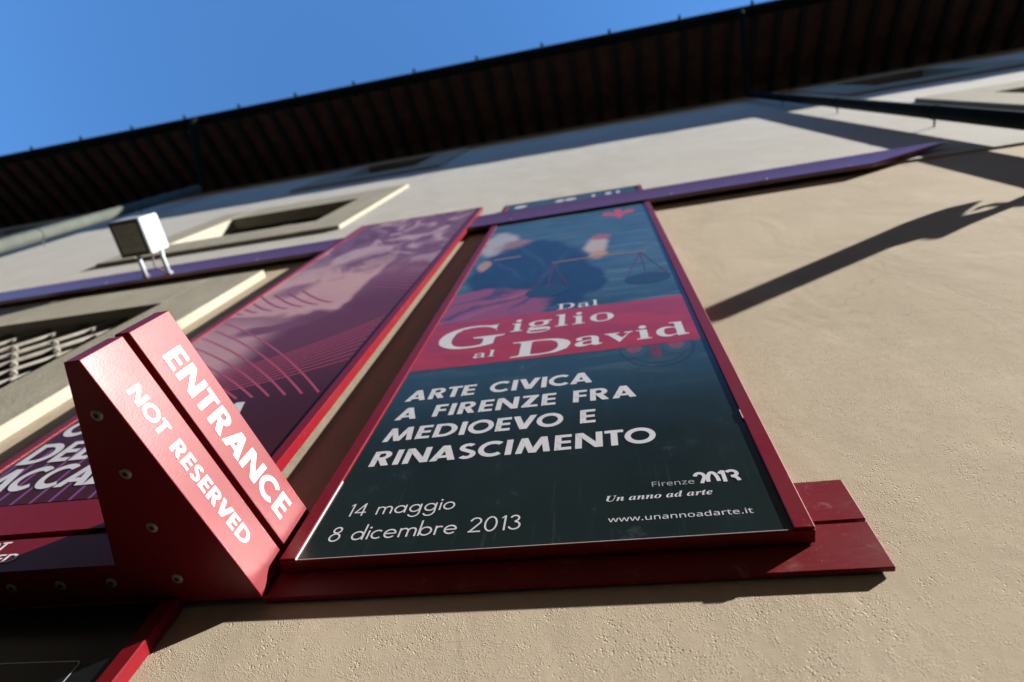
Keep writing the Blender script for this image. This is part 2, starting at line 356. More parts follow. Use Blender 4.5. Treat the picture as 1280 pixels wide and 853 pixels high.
OUT = {
 'Dal': "20,0 20,17 39,19 53,23 63,30 69,39 73,54 74,75 74,374 72,397 68,415 61,426 50,433 35,437 15,439 15,455 222,455 296,449 357,429 405,396 440,351 461,295 468,228 441,101 362,25 228,0|222,24 262,30 295,47 319,75 337,115 347,166 351,229 336,342 294,410 223,433 208,432 197,429 190,423 185,415 183,402 182,385 182,72 183,55 185,42 190,34 197,29 208,25|750,-10 722,-5 704,10 696,35 664,11 629,-4 591,-9 569,-6 551,0 536,11 525,26 518,43 516,63 521,91 535,115 559,136 593,155 638,173 694,190 694,241 693,258 689,272 682,282 673,290 660,294 643,296 619,293 605,286 600,274 601,270 604,264 609,257 614,248 617,239 619,231 617,220 613,210 605,202 596,196 585,192 573,191 560,192 549,196 540,203 534,212 530,223 529,236 530,252 536,266 545,278 557,290 572,300 590,308 611,314 633,317 657,318 701,315 734,307 759,292 775,271 785,244 788,210 788,62 789,52 789,45 790,40 792,37 796,35 800,34 805,35 810,38 816,42 825,28 802,7 777,-6|647,34 653,34 661,37 670,41 678,47 687,54 694,63 694,169 650,151 623,123 614,84 617,56 628,39|858,0 858,16 870,18 879,21 885,26 889,32 891,43 892,56 892,398 891,411 889,421 887,429 881,434 872,438 860,439 860,455 988,455 988,56 989,43 991,33 994,26 999,21 1008,18 1019,16 1019,0",
 'G': "268,-10 222,-7 179,3 141,19 108,42 80,70 57,103 41,141 31,183 28,229 31,274 41,315 57,352 80,385 107,413 139,435 176,452 215,462 257,465 293,463 330,454 369,441 376,438 382,436 388,436 395,437 401,439 406,443 410,449 415,456 419,465 437,465 437,308 420,308 409,334 397,357 382,379 366,397 348,413 329,426 309,436 288,441 267,443 200,419 159,347 146,228 150,163 161,110 180,67 206,37 238,19 275,13 298,14 316,19 328,27 336,39 341,53 343,71 343,128 341,146 337,161 329,170 317,176 299,180 275,182 275,198 500,198 500,182 481,180 466,177 457,171 451,161 447,147 446,128 446,29 387,7 328,-6",
 'iglio': "101,362 87,364 75,368 65,376 57,387 52,399 50,412 52,426 57,438 65,449 75,457 87,462 101,463 114,462 126,457 137,449 145,438 150,426 151,412 149,399 145,387 136,376 126,368 114,364|18,0 18,16 30,18 39,21 45,26 49,32 52,43 52,56 52,252 52,267 50,278 47,285 41,289 32,292 20,293 21,310 148,310 148,56 149,43 151,33 154,26 160,21 168,18 180,16 180,0|344,-140 304,-138 271,-132 246,-122 227,-108 216,-92 212,-75 218,-54 236,-38 267,-26 242,-10 227,9 222,30 224,46 230,61 240,74 255,86 275,98 300,110 256,135 229,169 220,212 222,232 228,251 238,268 251,282 267,295 286,305 307,312 330,317 355,318 381,317 407,312 431,304 515,304 515,268 466,268 479,248 487,226 490,203 488,185 483,167 474,151 463,137 448,125 432,116 413,108 392,104 370,103 355,103 340,104 329,103 319,100 311,94 304,87 300,80 299,71 303,59 317,51 339,49 373,49 406,48 434,45 457,40 475,33 490,24 501,13 508,-1 512,-18 514,-37 509,-67 495,-92 470,-113 437,-128 395,-137|355,124 370,127 381,134 389,146 394,163 397,184 398,211 397,238 394,260 389,276 381,288 370,295 355,297 341,295 330,288 322,276 317,260 313,238 312,211 313,184 317,163 322,146 330,134 341,127|359,-116 416,-111 450,-94 461,-66 460,-55 455,-47 447,-41 436,-37 421,-35 403,-34 295,-34 282,-45 274,-58 271,-73 274,-84 281,-94 293,-103 309,-111 331,-115|543,0 543,16 555,18 564,21 571,26 574,32 577,43 578,56 578,398 577,411 575,421 572,429 567,434 558,438 545,439 545,455 674,455 674,56 674,43 676,33 680,26 685,21 694,18 705,16 705,0|825,362 812,364 800,368 789,376 781,387 777,399 775,412 777,426 781,438 789,449 800,457 812,462 825,463 839,462 851,457 861,449 869,438 874,426 876,412 874,399 869,387 861,376 850,368 839,364|743,0 743,16 755,18 764,21 770,26 774,32 776,43 777,56 777,252 776,267 774,278 771,285 766,289 757,292 745,293 745,310 873,310 873,56 874,43 876,33 879,26 885,21 893,18 905,16 905,0|1091,-10 1063,-8 1037,-1 1013,11 992,27 975,47 960,70 950,96 944,124 942,154 944,184 950,213 960,239 975,262 992,281 1013,297 1037,309 1063,316 1091,318 1119,316 1144,309 1168,298 1189,282 1206,263 1221,240 1231,214 1238,185 1240,154 1238,123 1231,94 1221,69 1206,46 1189,26 1168,11 1145,-1 1119,-8|1091,11 1108,14 1122,24 1132,39 1135,50 1138,64 1140,81 1141,102 1142,126 1142,154 1141,206 1137,245 1130,271 1121,286 1108,296 1091,299 1074,296 1060,286 1051,271 1045,245 1041,206 1040,154 1040,127 1041,103 1042,82 1044,64 1047,50 1051,39 1061,24 1074,14",
 'al': "255,-10 226,-5 208,10 200,35 168,11 133,-4 95,-9 74,-6 55,0 40,11 29,26 22,43 20,63 25,91 39,115 63,136 98,155 143,173 199,190 199,241 197,258 193,272 187,282 177,290 164,294 148,296 123,293 109,286 104,274 105,270 108,264 113,257 119,248 122,239 123,231 121,220 117,210 110,202 100,196 90,192 77,191 64,192 54,196 45,203 38,212 34,223 33,236 35,252 40,266 49,278 62,290 77,300 95,308 115,314 137,317 162,318 205,315 239,307 263,292 280,271 290,244 293,210 293,62 293,52 294,45 295,40 297,37 300,35 304,34 309,35 314,38 320,42 329,28 306,7 281,-6|151,34 158,34 165,37 174,41 183,47 191,54 199,63 199,169 154,151 127,123 118,84 122,56 133,39|362,0 362,16 374,18 383,21 389,26 393,32 395,43 396,56 396,398 396,411 394,421 391,429 385,434 377,438 364,439 364,455 492,455 492,56 493,43 495,33 498,26 504,21 512,18 524,16 524,0",
 'D': "20,0 20,17 39,19 53,23 63,30 69,39 73,54 74,75 74,374 72,397 68,415 61,426 50,433 35,437 15,439 15,455 222,455 296,449 357,429 405,396 440,351 461,295 468,228 441,101 362,25 228,0|222,24 262,30 295,47 319,75 337,115 347,166 351,229 336,342 294,410 223,433 208,432 197,429 190,423 185,415 183,402 182,385 182,72 183,55 185,42 190,34 197,29 208,25",
 'avid': "255,-10 226,-5 208,10 200,35 168,11 133,-4 95,-9 74,-6 55,0 40,11 29,26 22,43 20,63 25,91 39,115 63,136 98,155 143,173 199,190 199,241 197,258 193,272 187,282 177,290 164,294 148,296 123,293 109,286 104,274 105,270 108,264 113,257 119,248 122,239 123,231 121,220 117,210 110,202 100,196 90,192 77,191 64,192 54,196 45,203 38,212 34,223 33,236 35,252 40,266 49,278 62,290 77,300 95,308 115,314 137,317 162,318 205,315 239,307 263,292 280,271 290,244 293,210 293,62 293,52 294,45 295,40 297,37 300,35 304,34 309,35 314,38 320,42 329,28 306,7 281,-6|151,34 158,34 165,37 174,41 183,47 191,54 199,63 199,169 154,151 127,123 118,84 122,56 133,39|486,-10 382,248 376,261 371,272 366,281 360,288 352,292 341,293 341,310 508,310 508,294 500,294 485,292 476,286 473,276 474,268 529,122 580,253 583,261 584,267 585,272 581,284 568,292 547,294 547,310 649,310 649,295 637,291 628,286 622,279 616,269 610,258 604,243 504,-10|751,362 737,364 725,368 715,376 707,387 702,399 700,412 702,426 707,438 715,449 725,457 737,462 751,463 764,462 776,457 787,449 795,438 800,426 801,412 800,399 795,387 786,376 776,368 764,364|668,0 668,16 680,18 689,21 695,26 699,32 702,43 702,56 702,252 702,267 700,278 697,285 691,289 682,292 670,293 671,310 799,310 799,56 799,43 801,33 805,26 810,21 819,18 830,16 830,0|988,-10 965,-8 945,-1 926,10 909,26 895,44 883,66 875,91 869,118 868,147 870,180 875,210 884,237 897,261 912,281 929,297 949,309 971,316 994,318 1023,314 1049,301 1071,280 1071,401 1070,413 1066,423 1060,430 1052,435 1040,438 1024,439 1024,455 1167,455 1167,75 1168,60 1170,49 1173,41 1179,35 1188,30 1201,28 1201,11 1163,8 1120,1 1071,-10 1071,39 1049,12 1022,-5|1019,28 1030,30 1040,34 1050,41 1059,51 1066,62 1071,76 1071,242 1068,252 1063,262 1054,270 1045,276 1034,279 1022,281 1003,277 989,267 979,250 971,225 967,193 966,153 967,115 971,83 978,58 988,42 1002,32",
 'Un anno ad arte': "193,-11 129,-3 82,21 53,60 43,108 46,138 56,179 110,377 113,392 115,403 112,419 104,428 89,433 66,436 66,451 273,451 273,435 255,434 240,430 229,424 220,413 213,397 206,376 145,152 139,123 136,98 142,70 158,47 183,32 215,28 246,31 274,42 298,62 320,93 340,137 359,194 396,320 407,364 410,394 397,422 357,435 357,451 495,451 495,434 476,428 461,416 448,392 433,349 377,160 357,102 334,58 307,26 275,4 238,-7|690,-9 657,3 645,41 647,59 653,84 662,115 674,153 698,222 702,237 703,246 700,257 690,261 654,243 614,190 594,152 575,107 558,57 543,0 463,0 520,211 524,227 527,240 529,254 522,268 502,273 496,273 494,289 557,298 629,310 594,193 630,245 664,281 698,303 733,310 771,297 784,259 782,246 779,226 772,201 762,170 735,87 726,57 729,47 737,43 747,46 757,55 768,70 782,90 797,80 769,41 743,13 718,-4|1062,-9 1033,-3 1010,14 996,40 991,73 994,109 1004,147 1020,184 1041,220 1066,251 1093,276 1135,301 1175,310 1207,299 1224,265 1234,303 1306,303 1251,108 1241,74 1239,63 1238,56 1240,44 1248,40 1268,52 1294,87 1309,78 1258,13 1206,-9 1175,2 1165,34 1166,52 1171,75 1146,38 1121,12 1093,-4|1102,41 1118,45 1133,56 1148,73 1162,95 1175,120 1186,147 1195,175 1202,202 1206,227 1208,248 1201,272 1181,281 1166,276 1150,264 1134,244 1119,219 1104,190 1092,159 1084,136 1079,115 1076,97 1075,81 1081,51|1558,-9 1524,3 1513,41 1515,59 1520,84 1530,115 1542,153 1565,222 1570,237 1571,246 1568,257 1558,261 1521,243 1482,190 1461,152 1443,107 1426,57 1411,0 1331,0 1388,211 1392,227 1395,240 1397,254 1390,268 1369,273 1363,273 1362,289 1425,298 1496,310 1461,193 1498,245 1532,281 1566,303 1601,310 1639,297 1651,259 1650,246 1646,226 1640,201 1630,170 1603,87 1594,57 1597,47 1605,43 1615,46 1625,55 1635,70 1649,90 1664,80 1636,41 1611,13 1585,-4|1915,-9 1882,3 1870,41 1872,59 1878,84 1887,115 1899,153 1923,222 1927,237 1928,246 1925,257 1915,261 1879,243 1839,190 1819,152 1800,107 1783,57 1768,0 1688,0 1745,211 1749,227 1752,240 1754,254 1747,268 1727,273 1721,273 1719,289 1782,298 1854,310 1819,193 1855,245 1889,281 1923,303 1958,310 1996,297 2009,259 2007,246 2004,226 1997,201 1987,170 1960,87 1951,57 1954,47 1962,43 1972,46 1982,55 1993,70 2007,90 2021,80 1994,41 1968,13 1943,-4|2156,-9 2114,-2 2080,20 2057,54 2050,98 2054,135 2065,172 2084,208 2108,241 2136,269 2167,291 2201,305 2235,310 2281,302 2316,281 2337,247 2345,203 2341,167 2329,130 2312,94 2288,61 2260,33 2228,10 2193,-5|2163,13 2178,18 2193,30 2208,50 2221,74 2234,102 2244,132 2253,162 2260,191 2264,218 2265,240 2257,276 2232,288 2216,284 2201,272 2187,253 2173,229 2161,202 2150,172 2141,141 2135,111 2130,83 2129,58 2138,25|2603,-9 2574,-3 2551,14 2536,40 2531,73 2535,109 2545,147 2561,184 2582,220 2607,251 2634,276 2676,301 2715,310 2748,299 2764,265 2775,303 2847,303 2791,108 2782,74 2779,63 2778,56 2781,44 2788,40 2809,52 2835,87 2850,78 2798,13 2747,-9 2716,2 2705,34 2707,52 2712,75 2687,38 2661,12 2634,-4|2643,41 2658,45 2674,56 2689,73 2702,95 2715,120 2726,147 2736,175 2742,202 2747,227 2748,248 2742,272 2722,281 2707,276 2691,264 2675,244 2659,219 2645,190 2633,159 2625,136 2620,115 2616,97 2615,81 2622,51|2941,-9 2912,-4 2889,14 2875,43 2870,82 2873,114 2882,148 2896,182 2915,215 2937,245 2964,272 3007,300 3050,310 3076,306 3099,294 3124,381 3126,390 3128,399 3129,412 3127,422 3120,428 3108,431 3091,433 3091,451 3123,454 3157,459 3192,464 3228,470 3123,83 3118,60 3116,48 3118,43 3124,41 3132,44 3141,52 3153,67 3167,89 3183,78 3155,40 3132,13 3109,-4 3084,-9 3053,2 3043,35 3045,55 3050,76 3024,38 2999,12 2971,-4|2982,42 2997,46 3013,58 3028,76 3042,99 3054,126 3065,153 3075,181 3082,208 3086,231 3087,249 3081,275 3063,283 3050,280 3035,269 3020,252 3006,231 2992,207 2979,181 2968,153 2960,126 2954,101 2952,79 2954,63 2960,51 2970,44|3448,-9 3419,-3 3396,14 3381,40 3376,73 3380,109 3390,147 3406,184 3427,220 3451,251 3479,276 3521,301 3560,310 3593,299 3609,265 3620,303 3692,303 3636,108 3627,74 3624,63 3623,56 3626,44 3633,40 3654,52 3680,87 3694,78 3643,13 3592,-9 3560,2 3550,34 3552,52 3557,75 3532,38 3506,12 3479,-4|3488,41 3503,45 3518,56 3533,73 3547,95 3560,120 3571,147 3580,175 3587,202 3592,227 3593,248 3586,272 3567,281 3552,276 3536,264 3519,244 3504,219 3490,190 3478,159 3470,136 3464,115 3461,97 3460,81 3467,51|3717,0 3773,211 3778,227 3780,240 3782,254 3776,268 3755,273 3749,273 3747,289 3810,298 3882,310 3845,189 3860,218 3875,243 3889,264 3902,280 3915,293 3927,302 3940,308 3953,310 3981,298 3990,265 3987,245 3980,230 3967,221 3951,218 3932,223 3917,238 3911,241 3888,225 3858,175 3841,139 3825,97 3810,51 3797,0|4021,-9 3987,3 3976,39 3977,52 3981,70 4036,273 4004,273 4004,297 4070,334 4126,398 4153,398 4125,300 4178,300 4171,273 4118,273 4068,103 4061,77 4059,66 4058,56 4061,45 4069,41 4089,54 4120,95 4135,85 4107,44 4080,14 4051,-3|4263,-9 4223,-2 4192,19 4172,53 4165,98 4169,135 4182,172 4201,207 4225,240 4254,268 4285,290 4319,305 4352,310 4382,305 4406,293 4420,273 4425,248 4414,209 4382,174 4329,144 4255,124 4252,106 4251,88 4254,66 4263,50 4278,39 4298,36 4335,51 4371,95 4390,83 4334,14|4260,146 4290,156 4316,171 4338,190 4355,212 4366,236 4369,260 4368,272 4363,280 4356,286 4347,287 4325,278 4302,252 4279,207",
 'www.unannoadarte.it': "106,1 7,361 69,361 118,169 125,140 132,110 138,83 142,61 144,61 151,89 159,125 164,142 169,158 232,361 297,361 359,158 366,134 373,108 379,83 383,62 385,62 389,82 395,108 402,138 410,169 460,361 520,361 420,1 351,1 289,203 281,231 274,258 265,299 262,299 258,281 253,258 246,231 238,203 173,1|634,1 535,361 596,361 646,169 653,140 660,110 666,83 670,61 672,61 679,89 687,125 692,142 696,158 760,361 825,361 887,158 894,134 901,108 907,83 911,62 913,62 917,82 922,108 930,138 938,169 988,361 1048,361 948,1 879,1 817,203 809,231 802,258 792,299 790,299 786,281 781,258 774,231 766,203 701,1|1162,1 1063,361 1124,361 1174,169 1181,140 1188,110 1194,83 1197,61 1200,61 1207,89 1215,125 1220,142 1224,158 1288,361 1353,361 1414,158 1422,134 1429,108 1435,83 1439,62 1441,62 1445,82 1450,108 1458,138 1465,169 1516,361 1576,361 1476,1 1407,1 1345,203 1337,231 1330,258 1320,299 1318,299 1314,281 1309,258 1302,231 1293,203 1229,1|1673,-9 1657,-7 1644,1 1635,15 1632,36 1635,57 1644,71 1657,79 1673,81 1689,79 1703,71 1712,57 1715,36 1712,15 1703,1 1689,-7|1948,-7 1891,1 1850,25 1825,65 1817,124 1817,360 1876,360 1876,128 1896,64 1956,42 2007,51 2039,76 2057,117 2062,173 2062,360 2122,360 2122,0 2073,0 2064,48 2062,48 2041,23 2013,6 1982,-3|2236,0 2236,360 2283,360 2292,311 2296,311 2316,336 2344,353 2376,363 2409,367 2466,359 2506,335 2531,295 2539,234 2539,0 2481,0 2481,230 2461,295 2400,317 2350,309 2318,283 2301,242 2295,187 2295,0|2738,-7 2693,0 2657,19 2633,52 2625,100 2635,148 2667,183 2721,206 2797,215 2858,217 2858,238 2853,277 2839,301 2815,314 2784,318 2756,316 2730,310 2705,301 2682,291 2664,335 2690,347 2720,357 2753,364 2787,366 2844,359 2884,337 2908,300 2916,245 2916,0 2873,0 2862,51 2859,51 2835,25 2810,7 2779,-3|2752,41 2793,47 2827,66 2850,98 2858,144 2858,176 2805,174 2748,167 2712,152 2692,130 2686,99 2690,73 2704,55 2725,44|3028,0 3028,360 3075,360 3084,311 3087,311 3108,336 3136,353 3167,363 3201,367 3257,359 3298,335 3323,295 3331,234 3331,0 3273,0 3273,230 3253,295 3192,317 3142,309 3109,283 3092,242 3087,187 3087,0|3443,0 3443,360 3490,360 3499,311 3502,311 3523,336 3551,353 3582,363 3616,367 3672,359 3713,335 3738,295 3746,234 3746,0 3688,0 3688,230 3668,295 3607,317 3557,309 3525,283 3507,242 3502,187 3502,0|4003,-7 3958,-1 3918,15 3884,42 3859,79 3843,125 3837,181 3849,260 3882,318 3936,355 4005,367 4051,361 4091,345 4124,318 4149,282 4165,236 4171,181 4159,101 4125,42 4072,6|4004,42 4051,52 4084,80 4103,123 4109,181 4103,238 4084,281 4051,308 4003,317 3956,308 3923,281 3905,238 3899,181 3905,123 3924,80 3956,52|4351,-7 4306,0 4270,19 4246,52 4238,100 4248,148 4280,183 4334,206 4410,215 4471,217 4471,238 4467,277 4452,301 4428,314 4397,318 4369,316 4343,310 4319,301 4296,291 4277,335 4303,347 4333,357 4366,364 4400,366 4458,359 4498,337 4521,300 4529,245 4529,0 4486,0 4475,51 4472,51 4448,25 4423,7 4392,-3|4365,41 4406,47 4441,66 4463,98 4471,144 4471,176 4418,174 4361,167 4325,152 4305,130 4299,99 4303,73 4317,55 4338,44|4768,-7 4708,5 4661,40 4631,98 4621,179 4631,261 4661,319 4708,355 4769,367 4807,363 4837,351 4861,334 4880,314 4884,314 4882,339 4881,355 4880,367 4880,510 4940,510 4940,0 4892,0 4883,48 4880,48 4862,27 4837,9 4807,-3|4778,42 4826,50 4858,74 4875,113 4881,168 4881,179 4876,238 4859,282 4827,309 4777,318 4735,308 4706,280 4688,235 4682,178 4688,121 4706,78 4735,51|5141,-7 5096,0 5060,19 5036,52 5028,100 5038,148 5070,183 5124,206 5200,215 5261,217 5261,238 5256,277 5242,301 5218,314 5187,318 5159,316 5133,310 5108,301 5085,291 5067,335 5093,347 5123,357 5156,364 5190,366 5247,359 5287,337 5311,300 5319,245 5319,0 5276,0 5265,51 5262,51 5238,25 5213,7 5182,-3|5154,41 5196,47 5230,66 5253,98 5261,144 5261,176 5208,174 5151,167 5115,152 5095,130 5089,99 5093,73 5107,55 5128,44|5430,0 5430,360 5479,360 5486,294 5488,294 5508,322 5533,345 5563,361 5598,367 5620,366 5641,363 5633,308 5614,312 5594,313 5568,309 5543,298 5521,280 5504,256 5493,226 5490,192 5490,0|5818,-7 5791,-4 5766,3 5744,16 5727,37 5716,66 5713,105 5713,314 5662,314 5662,343 5713,366 5737,443 5772,443 5772,360 5876,360 5876,314 5772,314 5772,106 5776,77 5787,57 5805,46 5828,42 5842,42 5856,44 5868,46 5878,49 5878,4 5867,0 5852,-4 5834,-6|6103,-7 6055,-2 6013,14 5978,40 5952,76 5936,122 5930,177 5935,232 5950,279 5974,316 6006,344 6045,361 6089,367 6132,362 6169,347 6198,322 6220,290 6233,250 6238,204 6238,169 5991,169 6000,115 6022,76 6058,52 6106,44 6138,45 6167,50 6194,58 6222,69 6222,17 6194,6 6167,-1 6138,-5|5993,216 6176,216 6171,257 6155,290 6128,311 6089,318 6051,312 6022,291 6002,259|6361,-9 6346,-7 6332,1 6323,15 6320,36 6323,57 6332,71 6346,79 6361,81 6378,79 6391,71 6401,57 6404,36 6401,15 6391,1 6378,-7|6539,420 6526,422 6514,429 6507,441 6504,457 6507,474 6514,486 6526,493 6539,495 6552,493 6563,486 6571,474 6574,457 6571,441 6563,429 6552,422|6509,0 6509,360 6568,360 6568,0|6792,-7 6765,-4 6740,3 6719,16 6702,37 6691,66 6687,105 6687,314 6636,314 6636,343 6688,366 6711,443 6746,443 6746,360 6850,360 6850,314 6746,314 6746,106 6750,77 6762,57 6780,46 6803,42 6816,42 6830,44 6843,46 6853,49 6853,4 6842,0 6826,-4 6809,-6",
 'Firenze': "65,0 65,480 333,480 333,426 126,426 126,257 320,257 320,203 126,203 126,0|436,420 427,421 418,424 411,429 405,436 402,446 401,457 402,469 405,479 411,486 418,491 427,494 436,495 444,494 452,491 460,486 465,479 469,469 470,457 469,446 465,436 460,429 452,424 444,421|406,0 406,360 465,360 465,0|579,0 579,360 627,360 634,294 637,294 649,313 664,330 682,345 701,357 723,364 747,367 769,366 789,363 782,308 763,312 743,313 725,311 708,306 691,298 676,286 663,272 652,256 644,236 640,215 638,192 638,0|1009,-7 977,-4 947,3 919,14 895,30 874,51 858,76 846,106 839,140 836,177 838,215 845,249 856,279 871,305 890,326 912,344 937,357 965,364 995,367 1025,364 1051,358 1075,347 1095,331 1112,312 1126,290 1136,264 1142,235 1144,204 1144,169 897,169 901,131 912,100 928,76 951,58 979,47 1012,44 1034,44 1054,46 1073,50 1091,55 1109,61 1128,69 1128,17 1109,9 1091,4 1073,-1 1054,-4 1033,-6|899,216 1082,216 1080,244 1073,269 1061,290 1044,306 1022,315 995,318 968,315 946,306 928,291 914,271 904,245|1235,0 1235,360 1283,360 1291,311 1295,311 1308,328 1324,342 1343,353 1364,361 1386,365 1408,367 1448,363 1480,353 1506,335 1524,310 1535,277 1539,234 1539,0 1480,0 1480,230 1471,278 1444,307 1400,317 1364,313 1336,302 1317,283 1304,258 1297,226 1294,187 1294,0|1619,0 1619,39 1813,314 1631,314 1631,360 1878,360 1878,316 1687,46 1882,46 1882,0|2119,-7 2086,-4 2056,3 2029,14 2004,30 1984,51 1967,76 1955,106 1948,140 1946,177 1948,215 1954,249 1965,279 1980,305 1999,326 2021,344 2046,357 2074,364 2105,367 2134,364 2161,358 2184,347 2205,331 2222,312 2235,290 2245,264 2251,235 2253,204 2253,169 2007,169 2011,131 2021,100 2038,76 2061,58 2088,47 2122,44 2144,44 2164,46 2182,50 2200,55 2218,61 2237,69 2237,17 2219,9 2201,4 2183,-1 2164,-4 2142,-6|2008,216 2191,216 2189,244 2182,269 2170,290 2153,306 2131,315 2104,318 2078,315 2056,306 2037,291 2023,271 2013,245",
}

# ------------------------------------------------------------------ materials
M_LOW = stucco('beige_stucco', (0.465, 0.392, 0.293), (0.415, 0.347, 0.257), (0.51, 0.44, 0.345))
M_UP = stucco('pale_stucco', (0.46, 0.445, 0.41), (0.42, 0.405, 0.37), (0.51, 0.495, 0.465), grain=False)
M_STONE = stucco('window_stone', (0.33, 0.305, 0.245), (0.28, 0.26, 0.205), (0.38, 0.355, 0.29), grain=False)
M_RED = red_metal('red_painted_metal', spec=0.3, coat=0.05)
M_REDF = red_metal('red_frame_metal', rough=0.36, dusty=0.9, spec=0.32, coat=0.05)
M_REDB = red_metal('red_brushed_metal', rough=0.42, dusty=1.9, brushed=True, spec=0.25, coat=0.0, base=(0.16, 0.0035, 0.009))
M_SIGN = red_metal('red_sign_metal', rough=0.37, dusty=0.28, spec=0.30, coat=0.0, base=(0.155, 0.004, 0.010))
M_BAR = red_metal('red_bar_metal', base=(0.12, 0.006, 0.02), rough=0.2, dusty=0.3)
M_WHITE = simple('white_vinyl', (0.66, 0.66, 0.67), 0.45, var=0.06, vscale=30)
M_GREYW = simple('grey_white_print', (0.52, 0.52, 0.56), 0.4, var=0.07, vscale=25)
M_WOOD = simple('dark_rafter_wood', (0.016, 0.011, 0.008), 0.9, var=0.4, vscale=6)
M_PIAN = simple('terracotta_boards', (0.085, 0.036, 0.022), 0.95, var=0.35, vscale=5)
M_TILE = simple('roof_tiles', (0.28, 0.13, 0.08), 0.9, var=0.3, vscale=3)
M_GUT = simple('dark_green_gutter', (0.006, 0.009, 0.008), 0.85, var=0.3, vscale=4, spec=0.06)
M_PIPE2 = simple('grey_green_pipe', (0.070, 0.077, 0.066), 0.8, var=0.15, vscale=6, spec=0.15)
M_DARK = simple('dark_shutter', (0.022, 0.019, 0.015), 0.8, var=0.3)
M_GLASS = simple('dark_window_glass', (0.012, 0.016, 0.022), 0.12)
M_IRON = simple('grey_iron', (0.17, 0.155, 0.135), 0.75, metallic=0.0, var=0.25, vscale=20)
M_RIV = simple('steel_screw', (0.26, 0.24, 0.20), 0.5, metallic=0.4, var=0.2, vscale=90)
M_SOCK = simple('screw_socket', (0.02, 0.018, 0.016), 0.7)
M_LAMP = simple('white_lamp_paint', (0.38, 0.41, 0.46), 0.4, var=0.05)
M_DIFF = simple('grey_lamp_grid', (0.050, 0.052, 0.046), 0.7, var=0.12, vscale=40)
M_CABLE = simple('brown_cable', (0.10, 0.05, 0.04), 0.6)
M_PLASTIC = simple('black_panel', (0.006, 0.008, 0.010), 0.22, var=0.2)
M_OUTL = simple('pale_outline', (0.55, 0.57, 0.6), 0.5)
M_EDGE = simple('bright_panel_edge', (0.62, 0.50, 0.50), 0.35)
M_STREET = simple('street_stone', (0.06, 0.057, 0.052), 0.9, var=0.25, vscale=1.5)

YW = 0.85        # lower plaster face
YU = 0.836       # upper plaster face, a thicker coat
ZL = 4.33        # where the two coats meet
ZT = 12.77       # top of the wall

# ------------------------------------------------------------------ street
bm = bm_new()
v = [bm.verts.new(p) for p in ((-300, -300, -CAMZ), (300, -300, -CAMZ), (300, 300, -CAMZ), (-300, 300, -CAMZ))]
bm.faces.new(v)
st = obj('street', bm, M_STREET); st['kind'] = 'structure'

# ------------------------------------------------------------------ the building
XL, XR = -18.0, 14.0
BLD = thing('stucco_building', 'old stuccoed street building, beige below and pale above, under a dark deep eave', 'building', (-2, YW, -CAMZ))
WIN = {  # centre, opening half width, opening z0 z1, surround half width, surround z0 z1
    'A': (-3.505, 0.805, 5.60, 6.80, 1.235, 5.10, 7.40),
    'R': (4.62, 0.805, 5.60, 6.80, 1.235, 5.10, 7.40),
    'L': (-11.6, 0.805, 5.60, 6.80, 1.235, 5.10, 7.40),
    'C': (-3.505, 0.66, 9.80, 11.35, 1.22, 9.2, 11.9),
    'D': (4.62, 0.66, 9.80, 11.35, 1.22, 9.2, 11.9),
    'E': (-11.6, 0.66, 9.80, 11.35, 1.22, 9.2, 11.9),
    'B': (-3.505, 0.815, 0.95, 3.245, 1.235, 0.45, 3.745),
}
def holes(keys): return [(WIN[k][0] - WIN[k][1], WIN[k][0] + WIN[k][1], WIN[k][2], WIN[k][3]) for k in keys]
bm = bm_new(); wall_sheet(bm, XL, XR, -CAMZ, ZL, holes('B'), YW)
# side walls and back, so that the house has depth
for xx in (XL, XR):
    f = [bm.verts.new(p) for p in ((xx, YW, -CAMZ), (xx, YW + 9, -CAMZ), (xx, YW + 9, ZL), (xx, YW, ZL))]; bm.faces.new(f)
f = [bm.verts.new(p) for p in ((XL, YW + 9, -CAMZ), (XR, YW + 9, -CAMZ), (XR, YW + 9, ZL), (XL, YW + 9, ZL))]; bm.faces.new(f)
obj('lower_wall', bm, M_LOW, BLD)
bm = bm_new(); wall_sheet(bm, XL, XR, ZL, ZT, holes('ARLCDE'), YU)
for xx in (XL, XR):
    f = [bm.verts.new(p) for p in ((xx, YU, ZL), (xx, YW + 9, ZL), (xx, YW + 9, ZT), (xx, YU, ZT))]; bm.faces.new(f)
f = [bm.verts.new(p) for p in ((XL, YW + 9, ZL), (XR, YW + 9, ZL), (XR, YW + 9, ZT), (XL, YW + 9, ZT))]; bm.faces.new(f)
# uneven lower lip of the upper coat
N = 160; pl = None
rr = random.Random(3)
off = 0.0
for i in range(N + 1):
    x = XL + (XR - XL) * i / N
    off = 0.8 * off + rr.uniform(-.006, .006)
    a = bm.verts.new((x, YU, ZL)); b_ = bm.verts.new((x, YU, ZL - 0.03 + off)); c = bm.verts.new((x, YW + .002, ZL - 0.035 + off))
    if pl: bm.faces.new((pl[0], a, b_, pl[1])); bm.faces.new((pl[1], b_, c, pl[2]))
    pl = (a, b_, c)
bmesh.ops.remove_doubles(bm, verts=list(bm.verts), dist=1e-5)
obj('upper_wall', bm, M_UP, BLD)

